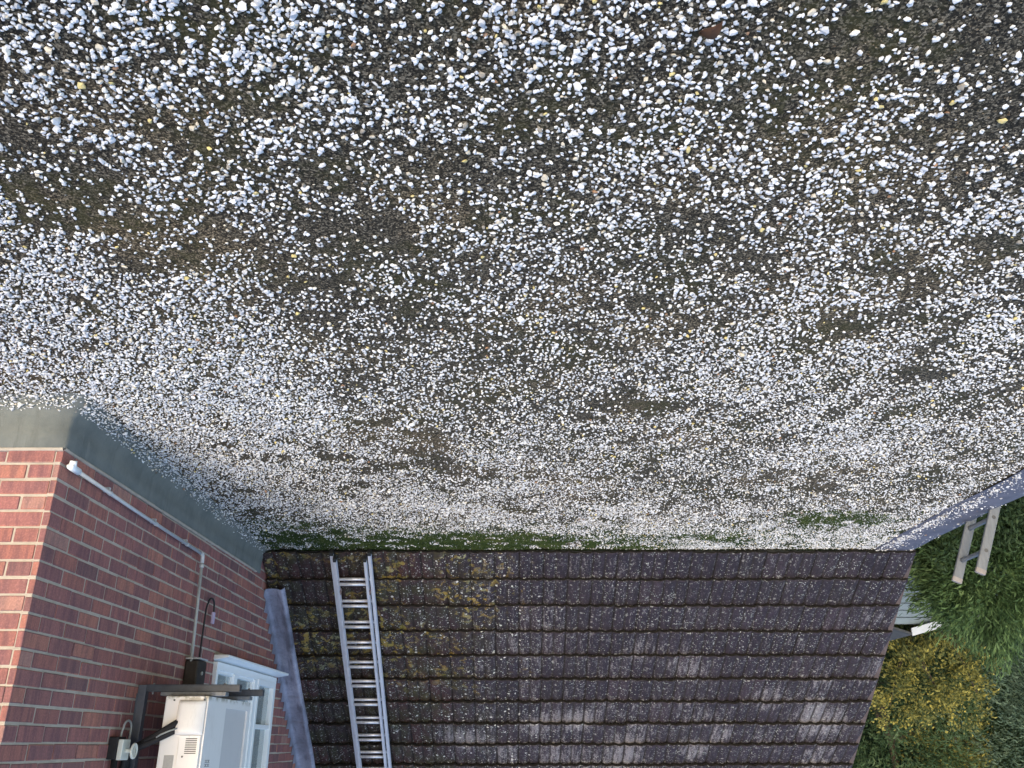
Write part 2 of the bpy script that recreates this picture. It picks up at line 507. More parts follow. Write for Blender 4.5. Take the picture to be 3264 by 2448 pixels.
# ------------------------------------------------------------------ setting: ground
g = MB()
g.add([(-60, -40, GROUND), (60, -40, GROUND), (60, 90, GROUND), (-60, 90, GROUND)], [(0, 1, 2, 3)])
tag(g.build('lawn', LAWN), 'dark green lawn far below beside the building', 'lawn', kind='structure')

# ------------------------------------------------------------------ flat roof
flat = empty('flat_roof', (0, 3, 0), 'flat felt roof strewn with white chippings, in front of the tiled slope', 'roof')
def und(x, y):
    return 0.010 * mnoise.noise(Vector((x * 0.9, y * 0.9, 3.3))) + 0.005 * mnoise.noise(Vector((x * 2.7, y * 2.7, 1.1)))
nx, ny = 150, 150
X0, X1, Y0, Y1 = LEFT + 0.02, 5.2, -2.5, EAVE_Y + 0.10
vs = []
for j in range(ny + 1):
    for i in range(nx + 1):
        x = X0 + (X1 - X0) * i / nx
        y = Y0 + (Y1 - Y0) * j / ny
        e = max(0.0, min(1.0, (x - LEFT) / 0.35))
        vs.append((x, y, und(x, y) * e - 0.012 - 0.02 * (1 - e)))
fs = []
for j in range(ny):
    for i in range(nx):
        xm = X0 + (X1 - X0) * (i + 0.5) / nx
        ym = Y0 + (Y1 - Y0) * (j + 0.5) / ny
        if xm > WX + 0.12 and ym > CY + 0.12:
            continue
        a = j * (nx + 1) + i
        fs.append((a, a + 1, a + nx + 2, a + nx + 1))
mb = MB(); mb.add(vs, fs)
mb.build('roof_deck', DECK, flat, smooth=True)
# bare felt edge strip dressed over the verge of the flat roof
mb = MB()
prof = [(-3.02, -0.004), (-3.12, 0.006), (-3.24, 0.012), (-3.33, 0.006), (-3.372, -0.016), (-3.385, -0.06), (-3.385, -0.19)]
ys = [Y0 + (EAVE_Y + 0.02 - Y0) * i / 90 for i in range(91)]
vs = []
for y in ys:
    wob = 0.03 * mnoise.noise(Vector((0.3, y * 1.3, 5)))
    wz = 0.006 * mnoise.noise(Vector((1.3, y * 3.1, 8)))
    for i, (x, z) in enumerate(prof):
        vs.append((x + (wob if i < 4 else wob * 0.2), y, z + wz))
n = len(prof)
fs = [(j * n + i, (j + 1) * n + i, (j + 1) * n + i + 1, j * n + i + 1) for j in range(90) for i in range(n - 1)]
mb.add(vs, fs)
mb.build('edge_strip', EDGE, flat, smooth=True)
mb = MB()
mb.box(LEFT, LEFT + 0.22, Y0, EAVE_Y + 0.05, GROUND, -0.10)
mb.box(LEFT + 0.22, 5.2, Y0, Y0 + 0.22, GROUND, -0.10)
mb.build('supporting_wall', BRICK, flat)

# ------------------------------------------------------------------ brick house
house = empty('brick_house', (WX, CY, 0), 'red brick house wall with a convex corner, rising from the flat roof', 'house')
WIN_Y0, WIN_Y1, WIN_Z0, WIN_Z1 = 6.335, 7.972, 0.912, 2.15
TOPZ = 3.0
BX, BY = 5.4, 13.0           # house extents
ZB = 0.145                   # level of a bed joint
def bricks_on(mb, horiz, axis, fixed, u0, u1, rows, flip):
    """lay stretcher bond; axis 'y' = flank wall (normal -X), 'x' = front wall (normal -Y)"""
    for rI in rows:
        z0 = ZB + rI * 0.075 + 0.0055
        z1 = z0 + 0.0640
        off = 0.0 if (rI % 2 == flip) else -0.1125
        u = u0 + off
        while u < u1:
            a, b = max(u, u0) + (0.0 if u <= u0 else 0.005), min(u + 0.225, u1) - 0.005
            u += 0.225
            segs = [(a, b)]
            if axis == 'y' and z1 > WIN_Z0 + 0.004 and z0 < WIN_Z1:
                segs = []
                if a < WIN_Y0: segs.append((a, min(b, WIN_Y0 - 0.004)))
                if b > WIN_Y1: segs.append((max(a, WIN_Y1 + 0.004), b))
            for a2, b2 in segs:
                if b2 - a2 < 0.015: continue
                if axis == 'y' and z1 < (a2 - EAVE_Y) * TANS - 0.12: continue
                j = [random.uniform(-0.0024, 0.0024) for _ in range(6)]
                wv = 0.0022 * mnoise.noise(Vector((a2 * 1.4, rI * 0.8, 2)))
                j[2] += wv; j[3] += wv
                d = random.uniform(-0.0030, 0.0012)
                if axis == 'y':
                    mb.box(fixed + d, fixed + 0.03, a2 + j[0], b2 + j[1], z0 + j[2], z1 + j[3])
                else:
                    mb.box(a2 + j[0], b2 + j[1], fixed + d, fixed + 0.03, z0 + j[2], z1 + j[3])
mb = MB()
rows = range(-3, 37)
bricks_on(mb, 0, 'y', WX, CY, BY, rows, 0)
bricks_on(mb, 0, 'x', CY, WX + 0.0335, BX, rows, 1)
wall = mb.build('wall', BRICK, house, bevel=0.004, seg=2)
# mortar bed, with the window opening left open
mb = MB()
mx = WX + 0.0032
def quad_y(y0, y1, z0, z1): mb.box(mx, mx + 0.22, y0, y1, z0, z1)
quad_y(CY + 0.0032, WIN_Y0, GROUND, TOPZ)
quad_y(WIN_Y1, BY, GROUND, TOPZ)
quad_y(WIN_Y0, WIN_Y1, GROUND, WIN_Z0)
quad_y(WIN_Y0, WIN_Y1, WIN_Z1, TOPZ)
mb.box(mx + 0.22, BX, CY + 0.0032, CY + 0.22, GROUND, TOPZ)
mb.box(BX, BX + 0.2, CY + 0.0032, BY, GROUND, TOPZ)
mb.box(mx, BX + 0.2, BY, BY + 0.2, GROUND, TOPZ)
mb.build('mortar', MORTAR, house)
mb = MB()
mb.box(WX - 0.35, BX + 0.5, CY - 0.35, BY + 0.5, TOPZ + 0.002, TOPZ + 0.16)
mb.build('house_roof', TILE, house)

# felt upstand at the foot of both walls
mb = MB()
def upz(y): return 0.222 - 0.012 * max(0, (y - CY)) / 1.2
NSEG = 60
vs, fs = [], []
path = [(BX, CY)] + [(BX + (WX - BX) * i / 24, CY) for i in range(1, 25)] + [(WX, CY + (EAVE_Y + 0.02 - CY) * i / 160) for i in range(1, 161)]
nrm = [(0, -1)] * 24 + [(-0.7071, -0.7071)] + [(-1, 0)] * 160
for (x, y), (a, b) in zip(path, nrm):
    q = 1.414 if abs(a) > 0 and abs(b) > 0 else 1.0
    zt = upz(y) + 0.004 * mnoise.noise(Vector((x * 3, y * 3, 0)))
    lap = 0.0035 * (((y + 0.35) % 1.05) < 0.10) if x <= WX else 0.0035 * ((x % 0.9) < 0.08)
    bulge = lap + 0.004 * mnoise.noise(Vector((x * 4, y * 4, 2.2)))
    for o, z in ((0.000, zt + 0.001), (0.011 + lap, zt), (0.013 + bulge, zt * 0.6), (0.016 + bulge, 0.075), (0.040, 0.025), (0.075, -0.004), (0.11, -0.02)):
        vs.append((x + a * q * o, y + b * q * o, z))
n = 7
fs = [(j * n + i, j * n + i + 1, (j + 1) * n + i + 1, (j + 1) * n + i) for j in range(len(path) - 1) for i in range(n - 1)]
mb.add(vs, fs)
mb.build('felt_upstand', FELT, house, smooth=True)
# pale pointing along the top of the upstand
mb = MB()
pts_b = [(WX - 0.002, CY - 0.002 + (EAVE_Y - 0.08 - CY) * i / 50) for i in range(51)]
vs, fs = [], []
for i, (x, y) in enumerate(pts_b):
    zt = upz(y) - 0.001
    t = 0.013 + 0.004 * mnoise.noise(Vector((0, y * 9, 4)))
    vs += [(x + 0.004, y, zt + t), (x - 0.010, y, zt + t * 0.5), (x - 0.011, y, zt - 0.002), (x + 0.004, y, zt - 0.002)]
fs = [(j * 4 + i, j * 4 + (i + 1) % 4, (j + 1) * 4 + (i + 1) % 4, (j + 1) * 4 + i) for j in range(50) for i in range(4)]
mb.add(vs, fs)
vs = []
for i in range(25):
    x = WX - 0.002 + (BX - WX) * i / 24
    t = 0.016 + 0.004 * mnoise.noise(Vector((x * 9, 0, 4)))
    zt = 0.221
    vs += [(x, CY + 0.004, zt + t), (x, CY - 0.010, zt + t * 0.5), (x, CY - 0.011, zt - 0.002), (x, CY + 0.004, zt - 0.002)]
fs = [(j * 4 + i, (j + 1) * 4 + i, (j + 1) * 4 + (i + 1) % 4, j * 4 + (i + 1) % 4) for j in range(24) for i in range(4)]
mb.add(vs, fs)
mb.build('mortar_fillet', MORTAR, house, smooth=True)

# ------------------------------------------------------------------ window (part of the house)
mb = MB()
FX0, FX1 = WX - 0.028, WX + 0.045
fz0 = 0.960
mb.box(FX0, FX1, WIN_Y0, WIN_Y1, fz0, fz0 + 0.055)
mb.box(FX0, FX1, WIN_Y0, WIN_Y1, WIN_Z1 - 0.05, WIN_Z1)
for a, b in ((WIN_Y0, WIN_Y0 + 0.042), (6.755, 6.835), (7.312, 7.400), (WIN_Y1 - 0.060, WIN_Y1)):
    mb.box(FX0 + 0.001, FX1 - 0.001, a, b, fz0 + 0.055, WIN_Z1 - 0.05)
window = mb.build('window', UPVC, house, bevel=0.004)
mb = MB()
def sash(y0, y1, tr=None, t=0.045):
    x0, x1 = FX0 - 0.006, FX1 - 0.012
    z0, z1 = fz0 + 0.045, WIN_Z1 - 0.045
    mb.box(x0, x1, y0, y1, z0, z0 + t); mb.box(x0, x1, y0, y1, z1 - t, z1)
    mb.box(x0 + 0.001, x1, y0, y0 + t, z0 + t, z1 - t); mb.box(x0 + 0.001, x1, y1 - t, y1, z0 + t, z1 - t)
    if tr: mb.box(x0 + 0.006, x1, y0 + t, y1 - t, tr - 0.018, tr + 0.018)
sash(7.392, 7.922, 1.365)
mb.build('sash', UPVC, window, bevel=0.004)
mb = MB()
for y0, y1 in ((WIN_Y0 + 0.03, 6.765), (6.825, 7.322)):
    mb.box(FX0 + 0.012, FX1 - 0.004, y0, y1, fz0 + 0.045, fz0 + 0.075)
    mb.box(FX0 + 0.012, FX1 - 0.004, y1 - 0.03, y1, fz0 + 0.075, WIN_Z1 - 0.045)
mb.build('glazing_bead', UPVC, window, bevel=0.003)
for y0, y1 in ((WIN_Y0 + 0.02, 6.77), (6.82, 7.33), (7.42, 7.90)):
    mb = MB(); mb.box(WX + 0.006, WX + 0.012, y0, y1, fz0 + 0.03, WIN_Z1 - 0.03)
    mb.build('pane', GLASS, window)
mb = MB()   # projecting sill with a thin drip edge
mb.add([(1.995, 6.318, 0.914), (1.995, 8.075, 0.914), (1.995, 8.075, 0.932), (1.995, 6.318, 0.932),
        (WX + 0.05, 6.318, 0.914), (WX + 0.05, 8.075, 0.914), (WX + 0.05, 8.075, 0.958), (WX + 0.05, 6.318, 0.958)],
       [(0, 3, 2, 1), (3, 7, 6, 2), (0, 1, 5, 4), (0, 4, 7, 3), (1, 2, 6, 5), (4, 5, 6, 7)])
mb.build('sill', UPVC, window, bevel=0.006)
mb = MB()
vs, fs = [], []
K = 140
for i in range(K + 1):
    y = WIN_Y0 + (WIN_Y1 - WIN_Y0) * i / K
    x = WX + 0.13 + 0.022 * math.sin(i * 0.55) + 0.012 * math.sin(i * 0.23 + 1)
    vs += [(x, y, 0.96), (x, y, WIN_Z1)]
fs = [(2 * i, 2 * i + 1, 2 * i + 3, 2 * i + 2) for i in range(K)]
mb.add(vs, fs)
mb.build('curtain', CURTAIN, window, smooth=True)

# ------------------------------------------------------------------ tiled roof
tiled = empty('tiled_roof', (0, EAVE_Y, 0), 'dark interlocking tile slope with lichen, rising beyond the flat roof', 'roof')
TW, GA = 0.2062, 0.300
NC = 15
STOPX = WX - 0.004
def prof_h(t):               # cross-section of one tile, t in 0..1
    h = 0.0175 * (0.5 - 0.5 * math.cos(4 * math.pi * t)) ** 0.55
    if t > 0.35 and t < 0.65: h += 0.004 * (0.5 + 0.5 * math.cos((t - 0.5) / 0.15 * math.pi))
    return h
TS = [0.004, 0.03, 0.08, 0.15, 0.22, 0.30, 0.40, 0.47, 0.50, 0.53, 0.60, 0.70, 0.80, 0.88, 0.94, 0.988]
mb = MB()
for ci in range(NC):
    s0 = ci * GA - 0.012
    s1 = s0 + GA + 0.07
    col = 0
    xx = LEFT
    while xx < STOPX - 0.03:
        wd = TW
        x1 = min(xx + wd, STOPX)
        dn = random.uniform(-0.003, 0.003); ds = random.uniform(-0.007, 0.007) + 0.006 * mnoise.noise(Vector((xx * 0.7, ci * 2.1, 4))); tw = random.uniform(-0.003, 0.003)
        mossy = 0.0
        vs = []
        m = 0
        for t in TS:
            x = xx + t * TW
            if x > x1: break
            h = prof_h(t) + dn + tw * (t - 0.5) * 2
            h -= 0.020
            rag = 0.003 * mnoise.noise(Vector((x * 40, ci * 3.7, 0)))
            vs += [on_slope(x, s1, h + 0.004), on_slope(x, s0 + 0.010, h + 0.0620), on_slope(x, s0 + ds + rag, h + 0.0575), on_slope(x, s0 + ds + rag + 0.006, h * 1.1 + 0.0295), on_slope(x, s1 - 0.05, h - 0.004)]
            m += 1
        fs = []
        for i in range(m - 1):
            for q in range(4):
                fs.append((i * 5 + q, i * 5 + q + 1, (i + 1) * 5 + q + 1, (i + 1) * 5 + q))
        fs.append((0, 4, 3, 2, 1))
        e = (m - 1) * 5
        fs.append((e, e + 1, e + 2, e + 3, e + 4))
        mb.add(vs, fs)
        nb = len(fs)
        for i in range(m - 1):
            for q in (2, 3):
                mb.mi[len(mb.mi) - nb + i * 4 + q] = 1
        xx += wd
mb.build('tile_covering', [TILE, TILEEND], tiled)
# bedding, verge, back slope and the wall below
S_TOP = NC * GA + 0.05
mb = MB()
a = [on_slope(LEFT + 0.03, -0.02, -0.05), on_slope(STOPX, -0.02, -0.05), on_slope(STOPX, S_TOP, -0.04), on_slope(LEFT + 0.03, S_TOP, -0.04)]
mb.add(a, [(0, 1, 2, 3)])
mb.build('underlay', SHEDFELT, tiled)
mb = MB()
pk = on_slope(0, S_TOP, 0)
mb.add([on_slope(LEFT - 0.004, -0.01, 0.028), on_slope(LEFT - 0.004, S_TOP, 0.028), on_slope(LEFT - 0.004, S_TOP, -0.10), on_slope(LEFT - 0.004, -0.01, -0.10),
        on_slope(LEFT + 0.028, -0.01, 0.010), on_slope(LEFT + 0.028, S_TOP, 0.010), on_slope(LEFT + 0.028, S_TOP, -0.10), on_slope(LEFT + 0.028, -0.01, -0.10)],
       [(0, 3, 2, 1), (0, 1, 5, 4), (3, 7, 6, 2), (0, 4, 7, 3), (1, 2, 6, 5)])
mb.build('verge', mottled('verge_mortar', (0.05, 0.042, 0.048), (0.09, 0.075, 0.082), 12, 0.9), tiled)
mb = MB()
gx = LEFT + 0.06
yb = pk[1] + (pk[1] - EAVE_Y)
mb.add([(gx, EAVE_Y, GROUND), (gx, yb, GROUND), (gx, yb, -0.05), (gx, pk[1], pk[2] - 0.06), (gx, EAVE_Y, -0.05)], [(0, 4, 3, 2, 1)])
mb.build('gable_wall', BRICK, tiled)
mb = MB()
mb.add([(LEFT, pk[1] + 0.01, pk[2] + 0.01), (STOPX, pk[1] + 0.01, pk[2] + 0.01), (STOPX, yb, 0), (LEFT, yb, 0)], [(0, 1, 2, 3)])
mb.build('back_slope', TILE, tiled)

# lead flashing against the house wall: lapped pieces, stepped on the brickwork and dressed over the tiles
mb = MB()
cuts = [0.355, 1.02, 1.68, 2.02, 2.75, 3.5, 4.45]
for q in range(len(cuts) - 1):
    sa, sb = cuts[q], cuts[q + 1] + 0.05
    n = 28
    vs, fs = [], []
    prof = [(WX - 0.004, 0.150), (WX - 0.006, 0.085), (WX - 0.010, 0.062), (WX - 0.034, 0.052), (WX - 0.072, 0.052), (WX - 0.108, 0.056), (WX - 0.134, 0.068), (WX - 0.150, 0.066), (WX - 0.163, 0.048), (WX - 0.166, 0.034)]
    for i in range(n + 1):
        t = i / n
        s = sa + (sb - sa) * t
        lift = 0.005 * (1 - t) + 0.020
        for j, (x, o) in enumerate(prof):
            wob = 0.004 * mnoise.noise(Vector((x * 8, s * 5, q)))
            wx = 0.010 * mnoise.noise(Vector((3, s * 2.2, q * 0.2)))
            if j == 0:
                # stepped top edge, one tooth to a brick course
                z = s * DZ
                ph = ((z - ZB) / 0.075) % 1.0
                o = 0.150 - 0.046 * ph
                vs.append(on_slope(x - 0.001, s, o))
            else:
                vs.append(on_slope(x + (wx if j > 5 else 0) - (0.001 if j < 3 else 0), s, o + lift + (wob if j > 2 else 0)))
    m = len(prof)
    fs = [(i * m + j, i * m + j + 1, (i + 1) * m + j + 1, (i + 1) * m + j) for i in range(n) for j in range(m - 1)]
    mb.add(vs, fs)
mb.build('lead_flashing', LEAD, tiled, smooth=True)
# teeth of the stepped flashing, tucked into the bed joints
mb = MB()
k0 = int((0.30 * DZ - ZB) / 0.075)
for kk in range(k0, 40):
    z = ZB + kk * 0.075
    s = z / DZ
    yb0 = EAVE_Y + s * DY
    if s < 0.36 or s > 4.4: continue
    # polygon on the wall: along the joint, back down to the strip
    y_hi = yb0 - 0.150 * DZ - 0.10 * 0
    p0 = (WX - 0.0065, yb0 - 0.085, z + 0.068)
    tri = [(EAVE_Y + (s) * DY - 0.120 * DZ, z + 0.120 * DY), (EAVE_Y + (s + 0.122) * DY - 0.120 * DZ, z + 0.122 * DZ + 0.120 * DY), (EAVE_Y + (s + 0.02) * DY - 0.20 * DZ, z + 0.02 * DZ + 0.205 * DY)]
    x = WX - 0.0065
    mb.add([(x, tri[0][0], tri[0][1]), (x, tri[1][0], tri[1][1]), (x, tri[2][0], tri[2][1]),
            (x + 0.004, tri[0][0], tri[0][1]), (x + 0.004, tri[1][0], tri[1][1]), (x + 0.004, tri[2][0], tri[2][1])],
           [(0, 2, 1), (0, 3, 5, 2), (1, 2, 5, 4), (0, 1, 4, 3)])
mb.build('step_flashing', LEAD, tiled)

# ------------------------------------------------------------------ stone chippings and moss
def vnoise(seed, n=64):
    r = np.random.default_rng(seed)
    g_ = r.random((n, n))
    def f(x, y):
        xi = np.floor(x).astype(int); yi = np.floor(y).astype(int)
        fx = x - xi; fy = y - yi
        fx = fx * fx * (3 - 2 * fx); fy = fy * fy * (3 - 2 * fy)
        a = g_[xi % n, yi % n]; b = g_[(xi + 1) % n, yi % n]; c = g_[xi % n, (yi + 1) % n]; d = g_[(xi + 1) % n, (yi + 1) % n]
        return (a * (1 - fx) + b * fx) * (1 - fy) + (c * (1 - fx) + d * fx) * fy
    return f
N1, N2, N3, N4 = vnoise(1), vnoise(2), vnoise(3), vnoise(4)
# how thickly the chippings lie: (x, y on the roof, share of the felt they hide)
COVER = [(1.03, 1.43, 0.5), (1.08, 1.54, 0.5), (0.9, 1.48, 0.6), (0.76, 1.54, 0.6), (0.58, 1.48, 0.5), (0.44, 1.54, 0.35), (0.27, 1.48, 0.55), (0.11, 1.51, 0.5), (-0.05, 1.55, 0.5), (-0.21, 1.58, 0.28), (-0.41, 1.48, 0.35), (-0.64, 1.54, 0.35), (-0.83, 1.48, 0.28), (-1.06, 1.51, 0.2), (1.15, 1.78, 0.4), (1.24, 1.97, 0.42), (0.96, 1.78, 0.3), (0.85, 1.97, 0.55), (0.61, 1.78, 0.5), (0.51, 1.87, 0.5), (0.3, 1.74, 0.4), (0.13, 1.78, 0.35), (-0.05, 1.78, 0.4), (-0.23, 1.78, 0.4), (-0.34, 1.66, 0.22), (-0.42, 1.85, 0.5), (-0.59, 1.78, 0.3), (-0.81, 1.73, 0.35), (-1.07, 1.78, 0.35), (-1.19, 1.66, 0.25), (1.51, 2.27, 0.7), (1.32, 2.29, 0.6), (1.11, 2.15, 0.3), (0.96, 2.32, 0.4), (0.8, 2.27, 0.35), (0.43, 2.19, 0.22), (0.21, 2.08, 0.3), (0.01, 2.19, 0.3), (-0.19, 2.08, 0.32), (-0.41, 2.19, 0.45), (-0.59, 2.03, 0.45), (-0.83, 2.19, 0.4), (-1.07, 2.08, 0.45), (-1.33, 2.19, 0.5), (1.66, 2.68, 0.8), (1.22, 2.61, 0.7), (0.82, 2.61, 0.35), (0.63, 2.49, 0.2), (0.6, 2.75, 0.13), (0.41, 2.61, 0.2), (0.26, 2.68, 0.35), (0.01, 2.49, 0.42), (-0.24, 2.68, 0.5), (-0.64, 2.61, 0.5), (-0.84, 2.49, 0.5), (-1.12, 2.61, 0.5), (-1.6, 2.61, 0.6), (1.98, 3.32, 0.95), (1.49, 3.32, 0.9), (0.97, 3.22, 0.6), (0.76, 3.14, 0.4), (0.48, 3.18, 0.45), (0.21, 3.32, 0.3), (0.4, 3.68, 0.3), (-0.09, 3.42, 0.22), (-0.47, 3.22, 0.4), (-0.97, 3.32, 0.5), (-1.56, 3.32, 0.55), (-2.1, 3.42, 0.5), (1.85, 3.99, 1.0), (1.51, 3.99, 0.9), (1.28, 3.99, 0.8), (0.7, 3.99, 0.6), (0.12, 3.8, 0.4), (-0.33, 3.99, 0.5), (-0.91, 3.99, 0.6), (-1.59, 3.99, 0.65), (-2.28, 3.99, 0.5), (1.75, 4.75, 0.85), (1.09, 4.75, 0.7), (0.28, 4.75, 0.62), (-0.11, 4.41, 0.5), (-0.52, 4.75, 0.55), (-0.89, 4.57, 0.4), (-1.59, 4.75, 0.7), (-2.39, 4.75, 0.6), (1.71, 5.56, 0.75), (1.21, 5.33, 0.7), (0.88, 5.17, 0.55), (0.17, 5.33, 0.65), (-0.56, 5.12, 0.55), (-0.77, 5.02, 0.45), (-1.29, 5.23, 0.5), (-2.06, 5.33, 0.65), (-2.46, 5.23, 0.4), (-2.65, 5.33, 0.5), (1.38, 6.21, 0.6), (0.36, 6.21, 0.82), (-0.66, 6.21, 0.8), (-1.61, 5.93, 0.65), (-2.53, 6.21, 0.85), (1.65, 5.93, 0.5), (1.69, 6.83, 0.4), (0.77, 6.83, 0.38), (0.4, 6.92, 0.3), (-0.35, 6.83, 0.45), (-1.08, 6.75, 0.6), (-1.83, 6.83, 0.8), (-2.95, 6.83, 0.85)]
COVER = np.array(COVER)
def cover(x, y):
    d2 = ((x[:, None] - COVER[None, :, 0]) ** 2 * 1.3 + (y[:, None] - COVER[None, :, 1]) ** 2)
    h = 0.16 + 0.045 * y
    wgt = np.exp(-d2 / (2 * (h[:, None]) ** 2)) + 1e-5 / (0.05 + d2)
    return (wgt * COVER[None, :, 2]).sum(1) / wgt.sum(1)
ICO_V = []
ph = (1 + 5 ** 0.5) / 2
for a, b in ((1, ph), (-1, ph), (1, -ph), (-1, -ph)):
    ICO_V += [(0, a, b), (a, b, 0), (b, 0, a)]
ICO_V = np.array(ICO_V) / math.hypot(1, ph)
def hull_faces(V):
    fs = []
    n_ = len(V)
    el = 1.06
    for i in range(n_):
        for j in range(i + 1, n_):
            for k_ in range(j + 1, n_):
                if all(np.linalg.norm(V[p] - V[q]) < el for p, q in ((i, j), (j, k_), (i, k_))):
                    nn = np.cross(V[j] - V[i], V[k_] - V[i])
                    fs.append((i, j, k_) if nn.dot(V[i]) > 0 else (i, k_, j))
    return np.array(fs)
ICO_F = hull_faces(ICO_V)
OCT_V = np.array([(1, 0, 0), (-1, 0, 0), (0, 1, 0), (0, -1, 0), (0, 0, 1), (0, 0, -1)], float)
OCT_F = np.array([(0, 2, 4), (2, 1, 4), (1, 3, 4), (3, 0, 4), (2, 0, 5), (1, 2, 5), (3, 1, 5), (0, 3, 5)])
def rot_stones(BV, BF, P, L, jit):
    n = len(P)
    V = np.repeat(BV[None], n, 0)
    V = V * (1 + jit * RNG.uniform(-1, 1, (n, len(BV), 1))) + 0.13 * RNG.normal(0, 1, (n, len(BV), 3))
    asp = np.stack([np.ones(n), RNG.uniform(0.55, 0.95, n), RNG.uniform(0.34, 0.66, n)], 1)
    V = V * (asp * L[:, None] * 0.5)[:, None, :]
    az = RNG.uniform(0, 2 * np.pi, n); tl = RNG.normal(0, 0.30, n); tm = RNG.normal(0, 0.30, n)
    ca, sa, ct, st, cm, sm = np.cos(az), np.sin(az), np.cos(tl), np.sin(tl), np.cos(tm), np.sin(tm)
    Z = np.zeros(n); O = np.ones(n)
    Rx = np.stack([np.stack([O, Z, Z], 1), np.stack([Z, ct, -st], 1), np.stack([Z, st, ct], 1)], 1)
    Ry = np.stack([np.stack([cm, Z, sm], 1), np.stack([Z, O, Z], 1), np.stack([-sm, Z, cm], 1)], 1)
    Rz = np.stack([np.stack([ca, -sa, Z], 1), np.stack([sa, ca, Z], 1), np.stack([Z, Z, O], 1)], 1)
    Rm = Rz @ Ry @ Rx
    V = np.einsum('nij,nkj->nki', Rm, V)
    lowest = V[:, :, 2].min(1)
    V[:, :, 2] -= (lowest + 0.12 * L * asp[:, 2])[:, None]
    V = V + P[:, None, :]
    F = (BF[None] + (np.arange(n) * len(BV))[:, None, None]).reshape(-1, 3)
    return V.reshape(-1, 3), F

AX0, AX1, AY0, AY1 = -3.34, 4.2, 0.75, EAVE_Y - 0.005
NCAND = int(9000 * (AX1 - AX0) * (AY1 - AY0))
px = RNG.uniform(AX0, AX1, NCAND); py = RNG.uniform(AY0, AY1, NCAND)
ok = (np.abs(px) < 0.66 * (py * 0.93 + 0.58) + 0.75) & ~((px > WX - 0.02) & (py > CY - 0.02))
px, py = px[ok], py[ok]
c = np.zeros(len(px))
for i in range(0, len(px), 20000):
    c[i:i + 20000] = cover(px[i:i + 20000], py[i:i + 20000])
c = np.clip(0.04 + c * (0.44 + 0.47 * c), 0.03, 0.95)
graz = 1 + 0.50 * 0.62 * py / EYE
aeff = 0.84e-4 * graz
dens = -np.log(1 - c) / aeff
clump = 0.30 * N1(px * 2.6 + 9, py * 2.6) + 0.46 * N2(px * 7.5, py * 7.5 + 5) + 0.24 * N3(px * 17, py * 17)
dens *= np.clip((clump - 0.20) / 0.29, 0.14, 1.8)
# thin out over the bare edge strip, thicken against the house wall
dens *= np.where(px < -2.98, np.clip((px + 3.36) / 0.38, 0, 1) ** 1.6 * 0.75 + 0.06, 1.0)
keep = RNG.random(len(px)) * 9000 < dens * 1.12
px, py = px[keep], py[keep]
cell = 0.0098
_, first = np.unique(np.floor((px + 10) / cell).astype(np.int64) * 100000 + np.floor((py + 10) / cell).astype(np.int64), return_index=True)
px, py = px[first], py[first]
L = np.clip(RNG.lognormal(math.log(0.0116), 0.30, len(px)) * np.interp(py, [1.2, 3.5], [1.10, 0.97]), 0.005, 0.027)
e = np.clip((px - LEFT) / 0.35, 0, 1)
pz = np.array([und(a, b) for a, b in zip(px, py)]) * e - 0.012 - 0.02 * (1 - e)
pz = np.where(px < -3.03, 0.004, pz)
# against the felt upstand the stones ride up its splayed foot
foot_d = np.where((px < WX), np.hypot(np.maximum(WX - px, 0), np.maximum(CY - py, 0)), CY - py)
foot = np.interp(foot_d, [0.016, 0.040, 0.075, 0.11, 0.14], [0.085, 0.030, 0.002, -0.012, -0.03])
pz = np.maximum(pz, foot)
okf = foot_d > 0.034
px, py, pz, L = px[okf], py[okf], pz[okf], L[okf]
P = np.stack([px, py, pz + 0.001 * RNG.random(len(px))], 1)
nearm = py < 4.2
Va, Fa = rot_stones(ICO_V, ICO_F, P[nearm], L[nearm], 0.20)
Vb, Fb = rot_stones(OCT_V, OCT_F, P[~nearm], L[~nearm] * 1.10, 0.22)
st = np_mesh('stone_chippings', np.concatenate([Va, Vb]), np.concatenate([Fa, Fb + len(Va)]), CHIPS)
tag(st, 'loose white stone chippings spread over the flat felt roof', 'stone chippings', kind='stuff')
print('chips', len(P))
# finer grey grit between the stones
ng = 70000
gx_ = RNG.uniform(-3.0, 3.2, ng); gy_ = RNG.uniform(0.9, 4.6, ng)
okg = (np.abs(gx_) < 0.66 * (gy_ * 0.93 + 0.58) + 0.5) & ~((gx_ > WX - 0.1) & (gy_ > CY - 0.1)) & (RNG.random(ng) < 0.25 + 0.75 * N2(gx_ * 3, gy_ * 3))
gx_, gy_ = gx_[okg], gy_[okg]
PG = np.stack([gx_, gy_, np.array([und(a, b) for a, b in zip(gx_, gy_)]) - 0.012], 1)
Vg, Fg = rot_stones(OCT_V, OCT_F, PG, np.clip(RNG.lognormal(math.log(0.0046), 0.3, len(PG)), 0.002, 0.009), 0.2)
kg = M('grey_grit')
kg.out(kg.ramp(kg.island(), [(0.0, (0.063, 0.053, 0.038)), (0.4, (0.137, 0.109, 0.074)), (0.7, (0.221, 0.175, 0.115)), (0.88, (0.074, 0.049, 0.029)), (0.95, (0.420, 0.369, 0.279))], 'CONSTANT'), 0.8)
tag(np_mesh('stone_grit', Vg, Fg, kg.m), 'fine grey brown grit on the dark felt between the white stones', 'grit', kind='stuff')

